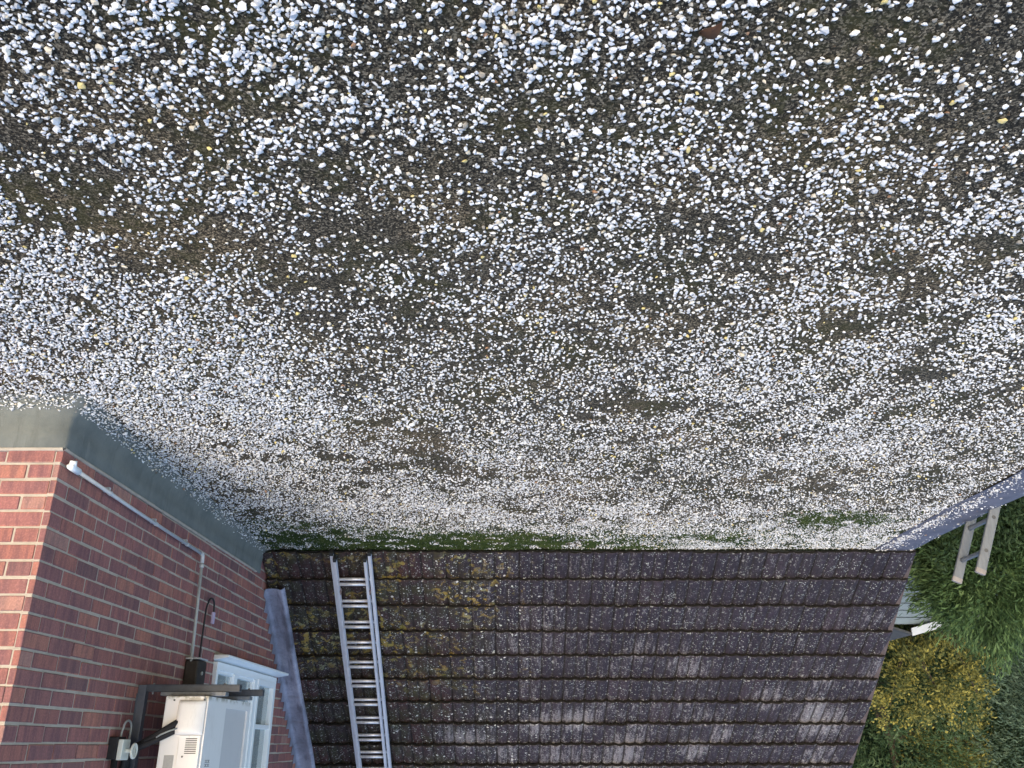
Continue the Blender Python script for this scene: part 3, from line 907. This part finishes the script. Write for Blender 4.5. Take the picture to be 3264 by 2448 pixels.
# moss tufts along the eave and on damp spots
MZ = [(1.3, 6.85, 0.95, 0.38), (0.1, 6.85, 1.1, 0.26), (0.6, 6.98, 0.6, 0.24), (-0.2, 6.98, 0.8, 0.18), (1.72, 6.55, 0.35, 0.34), (0.25, 6.75, 0.5, 0.2), (-0.9, 7.06, 0.35, 0.06), (1.9, 6.95, 0.2, 0.15),
      (-2.35, 6.15, 0.40, 0.26), (-1.6, 6.7, 0.4, 0.15), (0.9, 7.09, 1.0, 0.05)]
pp = []
for x, y, rx, ry in MZ:
    n = int(6500 * max(0.35, (rx * ry) / 0.10))
    pp.append(np.stack([RNG.normal(x, rx * 0.5, n), RNG.normal(y, ry * 0.5, n)], 1))
pp = np.concatenate(pp)
pp = pp[(pp[:, 1] < EAVE_Y - 0.004) & (pp[:, 0] < WX - 0.03)]
pp = pp[N4(pp[:, 0] * 11, pp[:, 1] * 11) > 0.42]
n = len(pp)
base = np.stack([pp[:, 0], pp[:, 1], np.array([und(a, b) for a, b in pp]) - 0.014], 1)
az = RNG.uniform(0, 2 * np.pi, n); hh = RNG.uniform(0.006, 0.014, n); ww = RNG.uniform(0.004, 0.009, n)
d1 = np.stack([np.cos(az), np.sin(az), np.zeros(n)], 1)
d2 = np.stack([-np.sin(az), np.cos(az), np.zeros(n)], 1)
V = np.stack([base - d1 * ww[:, None], base + d1 * ww[:, None], base + d2 * (hh * RNG.normal(0, 0.6, n))[:, None] + np.stack([0 * hh, 0 * hh, hh + 0.004], 1)], 1).reshape(-1, 3)
mo = np_mesh('moss', V, np.arange(3 * n).reshape(-1, 3), MOSS)
tag(mo, 'green moss growing between the chippings along the foot of the tiles', 'moss', kind='stuff')

# ------------------------------------------------------------------ fallen leaf on the felt
lf = MB()
lx, ly = (-0.449, 1.475)
vs = []
for i in range(9):
    t = i / 8
    wd = 0.017 * math.sin(math.pi * t) ** 0.8
    cz = 0.004 + 0.010 * math.sin(math.pi * t) + 0.006 * math.sin(5 * t)
    for sgn in (-1, 0, 1):
        vs.append((lx + (t - 0.5) * 0.045 + sgn * wd * 0.5, ly + (t - 0.5) * 0.04 - sgn * wd, cz + (0.007 if sgn else 0)))
fs = [(i * 3 + j, i * 3 + j + 1, (i + 1) * 3 + j + 1, (i + 1) * 3 + j) for i in range(8) for j in range(2)]
lf.add(vs, fs)
o = lf.build('dead_leaf', DEADLEAF, None, smooth=True)
so = o.modifiers.new('solid', 'SOLIDIFY'); so.thickness = 0.0006
tag(o, 'curled brown dead leaf lying among the nearest chippings', 'leaf')

# ------------------------------------------------------------------ condensate pipe on the flank wall
pipe = empty('drain_pipe', (2.06, 5.72, 0.33), 'thin white plastic drain pipe clipped low along the brick wall, turning upward', 'pipe')
PX = 2.064
mb = MB()
mb.tube([(PX, 3.87, 0.301), (PX, 4.6, 0.318), (PX, 5.705, 0.330)], 0.0098, 12)
mb.build('horizontal_run', PIPE, pipe, smooth=True)
mb = MB()
mb.tube([(PX, 5.722, 0.352), (PX, 5.755, 0.70), (PX, 5.795, 1.20)], 0.0098, 12)
mb.build('vertical_run', PIPEDULL, pipe, smooth=True)
mb = MB()
mb.tube([(PX, 5.685, 0.330), (PX, 5.708, 0.331), (PX, 5.719, 0.338), (PX, 5.7225, 0.352), (PX, 5.726, 0.385)], 0.0132, 12)
mb.tube([(PX, 5.727, 0.395), (PX, 5.729, 0.415)], 0.0145, 12)
mb.build('elbow', PIPE, pipe, smooth=True)
mb = MB()
mb.tube([(PX, 3.925, 0.303), (PX, 3.862, 0.301), (PX, 3.848, 0.300), (PX, 3.842, 0.296)], 0.017, 14)
mb.tube([(PX, 3.872, 0.302), (PX - 0.004, 3.858, 0.286), (PX - 0.006, 3.853, 0.272)], 0.016, 14)
mb.build('end_fitting', UPVC, pipe, smooth=True)
for y, z in ((4.28, 0.310), (4.90, 0.321), (5.42, 0.327)):
    mb = MB()
    mb.tube([(PX, y - 0.008, z), (PX, y + 0.008, z)], 0.0128, 12)
    mb.box(PX + 0.004, WX, y - 0.008, y + 0.008, z - 0.030, z - 0.005)
    mb.build('pipe_clip', PIPE, pipe)

# ------------------------------------------------------------------ dark box and hanging cable
vb = empty('junction_box', (2.08, 5.83, 1.0), 'dark brown plastic box on the bricks beside the upright pipe', 'box')
mb = MB(); mb.box(2.012, WX + 0.002, 5.770, 5.935, 0.995, 1.185)
mb.build('box_body', DARKBOX, vb, bevel=0.014, seg=3)
mb = MB(); mb.box(2.006, 2.100, 5.768, 5.930, 0.983, 0.9925)
mb.build('drip_lip', PIPE, vb, bevel=0.003)
mb = MB(); mb.tube([(2.012, 5.85, 1.075), (2.006, 5.85, 1.075)], 0.012, 12)
mb.build('grommet', PIPEDULL, vb)
cb = empty('hanging_cable', (2.07, 5.95, 0.99), 'thin black hooked cable with a lilac end tag, hanging from the dark box', 'cable')
mb = MB()
pts = [(2.075, 5.948, 1.03), (2.075, 5.951, 0.90), (2.074, 5.950, 0.75), (2.072, 5.948, 0.655), (2.070, 5.955, 0.622)]
for i in range(9):
    a = math.pi * (1 - i / 8)
    pts.append((2.066, 6.020 + 0.062 * math.cos(a), 0.612 - 0.040 * math.sin(a)))
pts += [(2.066, 6.087, 0.640), (2.067, 6.090, 0.662)]
mb.tube(pts, 0.0062, 8)
mb.build('cable', RUBBER, cb, smooth=True)
mb = MB(); mb.box(2.058, 2.074, 6.074, 6.108, 0.655, 0.732)
mb.build('end_tag', TAG, cb, bevel=0.003)

# ------------------------------------------------------------------ air conditioner on two steel brackets
def bracket(y, label, topz):
    b = empty('wall_bracket', (2.07, y, 1.19), label, 'bracket', 'steel brackets under the air conditioner')
    m = MB(); m.box(2.052, 2.097, y - 0.022, y + 0.022, 1.190, topz)
    m.box(2.093, 2.0985, y - 0.030, y + 0.030, 1.235, topz)
    m.build('upright', STEEL, b, bevel=0.002)
    m = MB()
    m.box(1.528, 2.051, y - 0.021, y + 0.021, 1.188, 1.1915)
    m.box(1.528, 2.051, y - 0.021, y - 0.0175, 1.1917, 1.226)
    m.box(1.528, 2.051, y + 0.0175, y + 0.021, 1.1917, 1.226)
    m.box(1.528, 1.531, y - 0.0173, y + 0.0173, 1.1917, 1.226)
    m.build('arm', ARMSTEEL, b, bevel=0.0015)
    for x in (2.02, 1.62):
        m = MB()
        m.tube([(x, y, 1.180), (x, y, 1.240)], 0.006, 8)
        m.build('bolt', ALUDULL, b)
bracket(5.12, 'nearer grey steel wall bracket with a long visible upright', 1.86)
bracket(5.60, 'farther steel bracket mostly hidden behind the air conditioner', 1.86)

ac = empty('air_conditioner', (1.78, 5.4, 1.245), 'white boxy air conditioner outdoor unit hung on steel brackets on the brick wall', 'air conditioner')
AX_B, AX_F, AN, AF, AB, AT = 1.905, 1.672, 5.02, 5.86, 1.252, 1.84
mb = MB()
# casing: back shell, plus a front skin with an opening for the grille recess
mb.box(AX_F + 0.018, AX_B, AN, AF, AB, AT)
mb.build('casing', CASE, ac, bevel=0.008, seg=3)
mb = MB()
RY0, RY1, RZ0, RZ1 = 5.36, 5.80, 1.305, 1.80
mb.box(AX_F, AX_F + 0.0175, AN + 0.012, RY0, AB + 0.002, AT - 0.002)
mb.box(AX_F, AX_F + 0.0175, RY1, AF - 0.002, AB + 0.002, AT - 0.002)
mb.box(AX_F, AX_F + 0.0175, RY0, RY1, AB + 0.002, RZ0)
mb.box(AX_F, AX_F + 0.0175, RY0, RY1, RZ1, AT - 0.002)
mb.build('front_panel', CASE, ac)
mb = MB()
mb.box(AX_F + 0.010, AX_F + 0.0172, RY0 + 0.001, RY1 - 0.001, RZ0 + 0.001, RZ1 - 0.001)
mb.build('fan_grille', GRILLE, ac)
# bowed service cover with a hand hold
mb = MB()
vs, fs = [], []
zz = [(1.278, 0.020), (1.282, 0.034), (1.300, 0.042), (1.36, 0.046), (1.41, 0.050), (1.432, 0.052), (1.446, 0.046), (1.452, 0.020), (1.453, -0.002)]
xs = [(1.822, 0.0), (1.820, 0.6), (1.812, 0.92), (1.79, 1.0), (1.752, 0.95), (1.72, 0.80), (1.695, 0.45), (1.682, 0.12), (1.679, 0.0)]
for z, d in zz:
    for x, kf in xs:
        vs.append((x, AN - max(d * kf, -0.002), z))
nX = len(xs)
fs = [(j * nX + i, j * nX + i + 1, (j + 1) * nX + i + 1, (j + 1) * nX + i) for j in range(len(zz) - 1) for i in range(nX - 1)]
fs.append(tuple(range(nX - 1, -1, -1)))
mb.add(vs, fs)
mb.build('service_cover', CASE, ac, smooth=True)
mb = MB()
mb.box(1.682, 1.800, AN - 0.009, AN + 0.004, 1.4545, AT - 0.03)
pan = mb.build('side_panel', CASE, ac, bevel=0.004)
mb = MB()
for i in range(9):
    z = 1.468 + i * 0.0092
    mb.box(1.699, 1.760, AN - 0.0102, AN - 0.006, z, z + 0.0042)
mb.build('vent_slit', SLIT, ac)
for x, z in ((1.855, 1.275), (1.690, 1.272), (1.768, 1.560)):
    mb = MB(); mb.tube([(x, AN + 0.001, z), (x, AN - 0.0125 if x < 1.8 and z > 1.4 else AN - 0.005, z)], 0.0048, 10)
    mb.build('screw', SLIT, ac)
mb = MB(); mb.box(1.816, 1.868, AN - 0.0015, AN + 0.001, 1.553, 1.635)
mb.build('rating_label', LABELGREY, ac)
# faded maker's plate on the front: two grey bars over a line of small red letters (illegible in the photo)
mb = MB()
fx = AX_F - 0.0012
for z0 in (1.578, 1.598):
    for i in range(4):
        y0 = 5.10 + i * 0.020
        mb.box(fx, fx + 0.002, y0, y0 + 0.016, z0, z0 + 0.0035)
        mb.box(fx, fx + 0.002, y0, y0 + 0.016, z0 + 0.0105, z0 + 0.014)
        mb.box(fx, fx + 0.002, y0 + (0.0 if i % 2 else 0.012), y0 + (0.004 if i % 2 else 0.016), z0 + 0.0036, z0 + 0.0104)
mb.build('badge', PRINTGREY, ac)
mb = MB()
for i in range(4):
    y0 = 5.095 + i * 0.022
    mb.box(fx, fx + 0.002, y0, y0 + 0.004, 1.622, 1.640)
    mb.box(fx, fx + 0.002, y0 + 0.0045, y0 + 0.013, 1.622 + (i % 2) * 0.014, 1.626 + (i % 2) * 0.014)
mb.build('badge', PRINTRED, ac)
for y in (5.12, 5.60):
    mb = MB(); mb.box(1.600, 1.965, y - 0.030, y + 0.030, 1.2275, 1.2495)
    mb.build('foot', ALUDULL, ac, bevel=0.003)
mb = MB()
mb.tube([(1.80, 4.995, 1.385), (1.83, 4.985, 1.405), (1.90, 4.972, 1.452), (1.97, 4.980, 1.490), (2.03, 5.01, 1.515), (2.075, 5.04, 1.545), (2.078, 5.05, 1.62), (2.078, 5.05, 1.9)], 0.0200, 12)
mb.build('insulated_pipe', FOAM, ac, smooth=True)
mb = MB()
mb.tube([(1.80, 4.995, 1.418), (1.83, 4.985, 1.437), (1.90, 4.968, 1.474), (1.97, 4.965, 1.506), (2.03, 4.98, 1.530), (2.070, 5.00, 1.560), (2.074, 5.004, 1.63), (2.074, 5.004, 1.9)], 0.0165, 12)
mb.build('insulated_pipe', FOAM, ac, smooth=True)
mb = MB()
mb.tube([(1.80, 4.968, 1.420), (1.835, 4.955, 1.432), (1.875, 4.948, 1.450), (1.90, 4.953, 1.465)], 0.0042, 8)
mb.build('signal_wire', PIPEDULL, ac, smooth=True)

# ------------------------------------------------------------------ isolator switch
iso = empty('isolator_switch', (2.05, 4.88, 1.52), 'small pale rotary isolator switch on a black block beside the air conditioner', 'switch')
mb = MB(); mb.box(2.052, WX + 0.002, 4.838, 4.940, 1.462, 1.572)
mb.build('back_box', FOAM, iso, bevel=0.006)
mb = MB(); mb.box(2.024, 2.0515, 4.842, 4.936, 1.474, 1.575)
mb.build('switch_body', SWITCH, iso, bevel=0.005)
mb = MB()
ring = [(1.982, 4.889 + 0.034 * math.cos(2 * math.pi * i / 20), 1.531 + 0.034 * math.sin(2 * math.pi * i / 20)) for i in range(21)]
mb.tube(ring, 0.0065, 8)
mb.tube([(2.0235, 4.889, 1.531), (1.984, 4.889, 1.531)], 0.011, 14)
mb.box(1.978, 1.990, 4.884, 4.894, 1.500, 1.562)
mb.build('rotary_handle', SWITCH, iso, smooth=False)
mb = MB()
mb.tube([(2.075, 4.888, 1.572), (2.076, 4.893, 1.70), (2.076, 4.895, 2.0)], 0.016, 10)
mb.build('conduit', FOAM, iso, smooth=True)
lc = MB()
pts = [(2.07, 4.905, 1.47), (2.072, 4.915, 1.435)]
for i in range(9):
    a = math.pi * (1 - i / 8)
    pts.append((2.068, 4.968 + 0.050 * math.cos(a), 1.420 - 0.040 * math.sin(a)))
pts += [(2.07, 5.022, 1.45), (2.072, 5.020, 1.50)]
lc.tube(pts, 0.0058, 8)
lc.build('cable_loop', PIPEDULL, iso, smooth=True)

# ------------------------------------------------------------------ ladder lying up the tiles (two sections)
lad = empty('extension_ladder', on_slope(1.34, 0.0, 0.05), 'bright aluminium double ladder lying up the tiled slope', 'ladder')
U = Vector((0, DY, DZ)); N = Vector((0, -DZ, DY)); AXX = Vector((1, 0, 0))
def ladder_section(parent, xl, xr, sw, n0, n1, s0, s1, rung0, rn, pitch=0.2437, x_skew=0.006, partname='section'):
    base = Vector(on_slope(0, 0, 0))
    ax = (U + AXX * x_skew).normalized()
    sidev = ax.cross(N).normalized()
    def P(x, s, n): return base + AXX * x + ax * s + N * n
    sec = None
    for i, x in enumerate((xl, xr)):
        m = MB()
        m.obox(P(x, 0, 0), sidev, ax, N, -sw / 2, sw / 2, s0, s1, n0, n0 + 0.006)
        m.obox(P(x, 0, 0), sidev, ax, N, -sw / 2, sw / 2, s0, s1, n1 - 0.006, n1)
        m.obox(P(x, 0, 0), sidev, ax, N, -sw * 0.30, sw * 0.30, s0 + 0.001, s1 - 0.001, n0 + 0.0062, n1 - 0.0062)
        m.build('stile', ALU, parent, bevel=0.0018)
        m = MB()
        m.obox(P(x, 0, 0), sidev, ax, N, -sw * 0.62, sw * 0.62, s0 - 0.035, s0 + 0.002, n0 - 0.003, n1 + 0.003)
        m.build('rubber_foot', RUBBER, parent, bevel=0.004)
    k_ = 0
    while rung0 + k_ * pitch < s1 - 0.05:
        s = rung0 + k_ * pitch
        m = MB()
        m.tube([P(xl, s, rn), P(xr, s, rn)], 0.0135, 10)
        m.build('rung', ALU, parent, smooth=True)
        k_ += 1
ladder_section(lad, 1.492, 1.179, 0.025, 0.054, 0.098, -0.020, 4.1, 0.252, 0.076)
ladder_section(lad, 1.462, 1.213, 0.022, 0.084, 0.132, 0.018, 4.2, 0.278, 0.110)
for x in (1.462, 1.213):
    m = MB()
    b0 = Vector(on_slope(x, 0.372, 0.0))
    m.obox(b0, AXX, U, N, -0.016, 0.016, -0.012, 0.012, 0.070, 0.126)
    m.build('guide_clip', mottled('rusty_clip', (0.20, 0.13, 0.13), (0.32, 0.25, 0.25), 60, 0.6), lad, bevel=0.002)

# ------------------------------------------------------------------ ladder top poking over the roof edge
l2 = empty('access_ladder', (-4.55, 5.96, GROUND), 'dull grey aluminium ladder whose top pokes above the roof edge', 'ladder')
lt = Vector((-3.142, 0, 0.440)); lb = Vector((-4.545, 0, GROUND))
ld = (lt - lb).normalized(); Ltot = (lt - lb).length
ln = Vector((ld.z, 0, -ld.x))       # across the stile
YV = Vector((0, 1, 0))
for y in (5.80, 6.13):
    m = MB()
    # rounded box section
    vs, fs = [], []
    K = 20
    for s in (0.0, Ltot - 0.004):
        for i in range(K):
            a = 2 * math.pi * i / K
            ca, sa = math.cos(a), math.sin(a)
            ex = 0.033 * math.copysign(abs(ca) ** 0.55, ca)
            ey = 0.0145 * math.copysign(abs(sa) ** 0.45, sa)
            vs.append(lb + ld * s + ln * ex + YV * (y - 0 + ey))
    fs = [(i, (i + 1) % K, K + (i + 1) % K, K + i) for i in range(K)] + [tuple(range(K - 1, -1, -1))]
    m.add(vs, fs)
    m.build('stile', ALUDULL, l2, smooth=False)
    m = MB()
    vs = []
    for s, q in ((Ltot - 0.030, 1.04), (Ltot, 1.04), (Ltot + 0.003, 0.85)):
        for i in range(K):
            a = 2 * math.pi * i / K
            ca, sa = math.cos(a), math.sin(a)
            vs.append(lb + ld * s + ln * (0.033 * q * math.copysign(abs(ca) ** 0.55, ca)) + YV * (y + 0.0145 * q * math.copysign(abs(sa) ** 0.45, sa)))
    fs = [(r_ * K + i, r_ * K + (i + 1) % K, (r_ + 1) * K + (i + 1) % K, (r_ + 1) * K + i) for r_ in range(2) for i in range(K)] + [tuple(2 * K + i for i in range(K))]
    m.add(vs, fs)
    m.build('end_cap', mottled('pale_cap', (0.20, 0.18, 0.175), (0.26, 0.235, 0.225), 30, 0.6), l2)
s = Ltot - 0.165
ri = 0
while s > 0.2:
    p = lb + ld * s
    m = MB()
    m.tube([p + YV * 5.803, p + YV * 5.83, p + YV * 6.09, p + YV * 6.127], [0.019, 0.0155, 0.0155, 0.019], 12)
    rg = m.build('rung', ALUDULL, l2, smooth=True)
    m = MB()
    m.tube([p + YV * 5.7845, p + YV * 5.79], 0.0135, 12)
    m.build('rung_end', SLIT, rg)
    s -= 0.25

# ------------------------------------------------------------------ shed
shed = empty('garden_shed', (-5.4, 12.6, GROUND), 'blue grey boarded garden shed with a pale bargeboard, glimpsed behind the tree', 'shed')
SHX0, SHX1, SHY0, SHY1 = -6.9, -4.2, 12.0, 14.2
APX, APZ, EVZ = -5.36, 0.10, -0.30
mb = MB()
z = GROUND
i = 0
while z < APZ - 0.02:
    z1 = z + 0.095
    if z1 <= EVZ:
        xa, xb = SHX0, SHX1
    else:
        t = min(1.0, max(0.0, (z1 - EVZ) / (APZ - EVZ)))
        xa, xb = SHX0 + (APX - SHX0) * t, SHX1 + (APX - SHX1) * t
    mb.add([(xa, SHY0 - 0.016, z), (xb, SHY0 - 0.016, z), (xb, SHY0 - 0.006, z1 - 0.012), (xa, SHY0 - 0.006, z1 - 0.012),
            (xa, SHY0 + 0.01, z), (xb, SHY0 + 0.01, z), (xb, SHY0 + 0.01, z1 - 0.012), (xa, SHY0 + 0.01, z1 - 0.012)],
           [(0, 1, 2, 3), (0, 4, 5, 1), (3, 2, 6, 7)])
    z = z1
mb.box(SHX0, SHX0 + 0.03, SHY0 + 0.012, SHY1, GROUND, EVZ)
mb.box(SHX1 - 0.03, SHX1, SHY0 + 0.012, SHY1, GROUND, EVZ)
mb.box(SHX0, SHX1, SHY1, SHY1 + 0.03, GROUND, EVZ)
mb.build('boarded_wall', BOARDS, shed)
mb = MB()
for xe in (SHX0 - 0.12, SHX1 + 0.12):
    ze = EVZ - 0.02
    mb.add([(APX, SHY0 - 0.10, APZ + 0.045), (APX, SHY1 + 0.1, APZ + 0.045), (xe, SHY1 + 0.1, ze + 0.03), (xe, SHY0 - 0.10, ze + 0.03),
            (APX, SHY0 - 0.10, APZ + 0.015), (APX, SHY1 + 0.1, APZ + 0.015), (xe, SHY1 + 0.1, ze), (xe, SHY0 - 0.10, ze)],
           [(0, 1, 2, 3), (4, 7, 6, 5), (0, 3, 7, 4), (2, 6, 7, 3)] )
mb.build('roof', SHEDFELT, shed)
mb = MB()
xe = SHX0 - 0.12; ze = EVZ - 0.02
mb.add([(APX, SHY0 - 0.122, APZ + 0.060), (xe, SHY0 - 0.122, ze + 0.045), (xe, SHY0 - 0.122, ze - 0.055), (APX, SHY0 - 0.122, APZ - 0.040),
        (APX, SHY0 - 0.102, APZ + 0.060), (xe, SHY0 - 0.102, ze + 0.045), (xe, SHY0 - 0.102, ze - 0.055), (APX, SHY0 - 0.102, APZ - 0.040)],
       [(0, 1, 2, 3), (4, 7, 6, 5), (0, 4, 5, 1), (3, 2, 6, 7), (0, 3, 7, 4), (1, 5, 6, 2)])
mb.build('bargeboard', TRIM, shed)

# ------------------------------------------------------------------ trees and shrubs
def leaf_cards(P, D, Ln, Wd, droop=0.25):
    """elongated four-point leaf sprays: P base, D direction"""
    n = len(P)
    D = D / np.linalg.norm(D, axis=1, keepdims=True)
    rnd = RNG.normal(0, 1, (n, 3))
    S = np.cross(D, rnd); S /= np.linalg.norm(S, axis=1, keepdims=True) + 1e-9
    mid = P + D * (Ln * 0.45)[:, None]
    tip = P + D * Ln[:, None]
    tip[:, 2] -= droop * Ln
    V = np.stack([P, mid - S * (Wd * 0.5)[:, None], tip, mid + S * (Wd * 0.5)[:, None]], 1).reshape(-1, 3)
    F = np.arange(4 * n).reshape(-1, 4)
    return V, F

def crown_points(c, rx, ry, rz, nclump, per, spread, shell=0.45, cone=0.0, seed=0):
    """clump centres through the outer part of the crown, leaves gathered round each"""
    r_ = np.random.default_rng(seed)
    d = r_.normal(0, 1, (nclump, 3)); d /= np.linalg.norm(d, axis=1, keepdims=True)
    rad = (shell + (1 - shell) * r_.random(nclump) ** 0.7) * (1 + 0.16 * r_.normal(0, 1, nclump))
    q = d * rad[:, None]
    if cone:
        tz = np.clip((q[:, 2] + 1) / 2, 0, 1)
        sc = 1 - cone * tz
        q[:, 0] *= sc; q[:, 1] *= sc
    cc = np.array(c) + q * np.array([rx, ry, rz])
    outw = d.copy()
    idx = np.repeat(np.arange(nclump), per)
    P = cc[idx] + r_.normal(0, 1, (len(idx), 3)) * spread
    return P, outw[idx], cc

def make_tree(name, label, cat, base, trunk_h, trunk_r, blobs, mat, Ln, Wd, updir, group=None, droop=0.25, limbs=6, jitter=0.55):
    t = empty(name, base, label, cat, group)
    Vs, Fs, off, centres = [], [], 0, []
    for b in blobs:
        P, O, cc = crown_points(**b)
        D = O * 0.8 + np.array(updir) + RNG.normal(0, jitter, P.shape)
        n = len(P)
        V, F = leaf_cards(P, D, Ln * RNG.uniform(0.6, 1.4, n), Wd * RNG.uniform(0.6, 1.4, n), droop)
        Vs.append(V); Fs.append(F + off); off += len(V); centres.append(cc)
    np_mesh('crown', np.concatenate(Vs), np.concatenate(Fs), mat, t)
    cc = np.concatenate(centres)
    mb_ = MB()
    bx, by, bz = base
    pts = [(bx, by, bz)]
    for i in range(1, 6):
        pts.append((bx + 0.06 * random.uniform(-1, 1) * i, by + 0.06 * random.uniform(-1, 1) * i, bz + trunk_h * i / 5))
    mb_.tube(pts, [trunk_r * (1 - 0.16 * i) for i in range(6)], 9)
    for i in range(limbs):
        k_ = random.randint(1, 4)
        tgt = cc[random.randrange(len(cc))]
        a = Vector(pts[k_]); b = Vector(tgt)
        mid = (a + b) / 2 + Vector((0, 0, -0.1))
        mb_.tube([a, mid, b], [trunk_r * 0.45, trunk_r * 0.25, trunk_r * 0.08], 6)
    mb_.build('trunk', BARK, t, smooth=True)
    return t

G_BRIGHT = mat_foliage('fresh_cypress', [(0.12, (0.018, 0.040, 0.015)), (0.40, (0.055, 0.105, 0.040)), (0.65, (0.110, 0.185, 0.075)), (0.92, (0.21, 0.31, 0.13))])
G_DARK = mat_foliage('dark_yew', [(0.15, (0.017, 0.034, 0.016)), (0.5, (0.040, 0.074, 0.032)), (0.9, (0.083, 0.132, 0.057))])
G_MID = mat_foliage('mid_cypress', [(0.15, (0.028, 0.057, 0.025)), (0.5, (0.065, 0.115, 0.051)), (0.9, (0.142, 0.201, 0.098))])
G_GREY = mat_foliage('grey_green_cypress', [(0.15, (0.044, 0.076, 0.052)), (0.5, (0.092, 0.145, 0.098)), (0.9, (0.18, 0.25, 0.175))])
G_GOLD = mat_foliage('golden_leaves', [(0.12, (0.028, 0.048, 0.022)), (0.36, (0.095, 0.112, 0.038)), (0.58, (0.24, 0.225, 0.062)), (0.92, (0.54, 0.46, 0.11))], 0.25, 4.5)
G_RUST = mat_foliage('rusty_beech', [(0.15, (0.045, 0.038, 0.016)), (0.5, (0.11, 0.065, 0.026)), (0.9, (0.19, 0.105, 0.042))])

make_tree('cypress_tree', 'fresh green cypress with feathery upright tips, close behind the ladder top', 'tree', (-5.6, 9.4, GROUND), 2.6, 0.12,
          [dict(c=(-5.55, 9.3, -0.45), rx=1.12, ry=0.95, rz=1.02, nclump=300, per=120, spread=0.080, shell=0.55, seed=1),
           dict(c=(-4.90, 9.1, -0.03), rx=0.60, ry=0.6, rz=0.64, nclump=110, per=125, spread=0.075, shell=0.4, seed=21),
           dict(c=(-6.9, 9.5, -0.35), rx=1.3, ry=1.0, rz=1.1, nclump=380, per=80, spread=0.08, shell=0.55, seed=2)],
          G_BRIGHT, 0.105, 0.017, (0.25, -0.1, 0.7), jitter=0.38)
make_tree('evergreen_shrub', 'dark evergreen shrub low beside the roof edge', 'shrub', (-4.9, 8.2, GROUND), 1.6, 0.08,
          [dict(c=(-4.9, 8.4, -1.35), rx=1.15, ry=1.3, rz=1.15, nclump=420, per=60, spread=0.08, shell=0.5, seed=3),
           dict(c=(-5.6, 7.3, -1.6), rx=1.2, ry=1.2, rz=1.2, nclump=360, per=55, spread=0.08, shell=0.5, seed=4)],
          G_DARK, 0.085, 0.019, (0.1, -0.1, 0.4))
make_tree('rusty_shrub', 'brown and olive shrub at the near end of the roof edge', 'shrub', (-5.4, 5.8, GROUND), 1.5, 0.07,
          [dict(c=(-5.6, 6.2, -1.3), rx=1.0, ry=1.1, rz=1.15, nclump=300, per=55, spread=0.075, shell=0.5, seed=5)],
          G_RUST, 0.07, 0.022, (0.1, -0.1, 0.3))
make_tree('golden_tree', 'golden yellow leaved tree beyond the boarded shed', 'tree', (-6.6, 14.6, GROUND), 3.4, 0.10,
          [dict(c=(-6.65, 14.4, 0.48), rx=1.02, ry=0.85, rz=0.76, nclump=130, per=60, spread=0.070, shell=0.35, seed=6),
           dict(c=(-6.5, 14.5, -0.5), rx=0.7, ry=0.7, rz=0.6, nclump=60, per=70, spread=0.08, shell=0.35, seed=16)],
          G_GOLD, 0.062, 0.030, (0.15, -0.1, 0.25))
make_tree('golden_tree', 'smaller sparse yellow tree top beyond the larger golden one', 'tree', (-7.6, 16.6, GROUND), 4.0, 0.10,
          [dict(c=(-7.6, 16.4, 1.55), rx=0.9, ry=0.8, rz=0.75, nclump=70, per=60, spread=0.08, shell=0.3, seed=7)],
          G_GOLD, 0.065, 0.030, (0.15, -0.1, 0.25))
make_tree('conifer_tree', 'tall mid green conifer rising behind the verge of the tiles', 'tree', (-6.6, 16.6, GROUND), 5.2, 0.18,
          [dict(c=(-6.5, 16.4, 0.7), rx=1.7, ry=1.3, rz=3.2, nclump=1000, per=55, spread=0.11, shell=0.5, seed=8)],
          G_MID, 0.13, 0.022, (0.1, -0.1, 0.35))
make_tree('conifer_tree', 'tall grey green conifer at the far side of the garden', 'tree', (-9.7, 15.4, GROUND), 5.5, 0.18,
          [dict(c=(-9.6, 15.2, 0.5), rx=1.7, ry=1.4, rz=3.4, nclump=1000, per=55, spread=0.11, shell=0.5, seed=9)],
          G_GREY, 0.095, 0.020, (0.35, -0.2, 0.25), droop=0.4)
make_tree('conifer_tree', 'broad dark conifer filling the gap behind the golden tree', 'tree', (-8.4, 18.6, GROUND), 6.0, 0.20,
          [dict(c=(-8.4, 18.4, 0.8), rx=2.3, ry=1.2, rz=3.6, nclump=900, per=50, spread=0.14, shell=0.5, seed=10)],
          G_DARK, 0.15, 0.030, (0.1, -0.1, 0.3))
# clipped hedge that closes the garden behind the trees
hd = empty('hedge', (-8, 21, GROUND), 'tall dark hedge closing the garden behind the trees', 'hedge')
nC = 2600
hc = np.stack([RNG.uniform(-19, -1, nC), 20.6 + RNG.normal(0, 0.45, nC), GROUND + RNG.random(nC) ** 0.85 * 7.5], 1)
idx = np.repeat(np.arange(nC), 20)
HP = hc[idx] + RNG.normal(0, 0.2, (len(idx), 3))
HD = RNG.normal(0, 0.6, HP.shape) + np.array([0, -0.5, 0.4])
V, F = leaf_cards(HP, HD, 0.24 * RNG.uniform(0.6, 1.4, len(HP)), 0.085 * RNG.uniform(0.6, 1.4, len(HP)))
np_mesh('foliage', V, F, G_DARK, hd)
mb = MB(); mb.box(-19, -1, 20.9, 21.2, GROUND, GROUND + 6.6)
mb.build('inner_growth', BARK, hd)
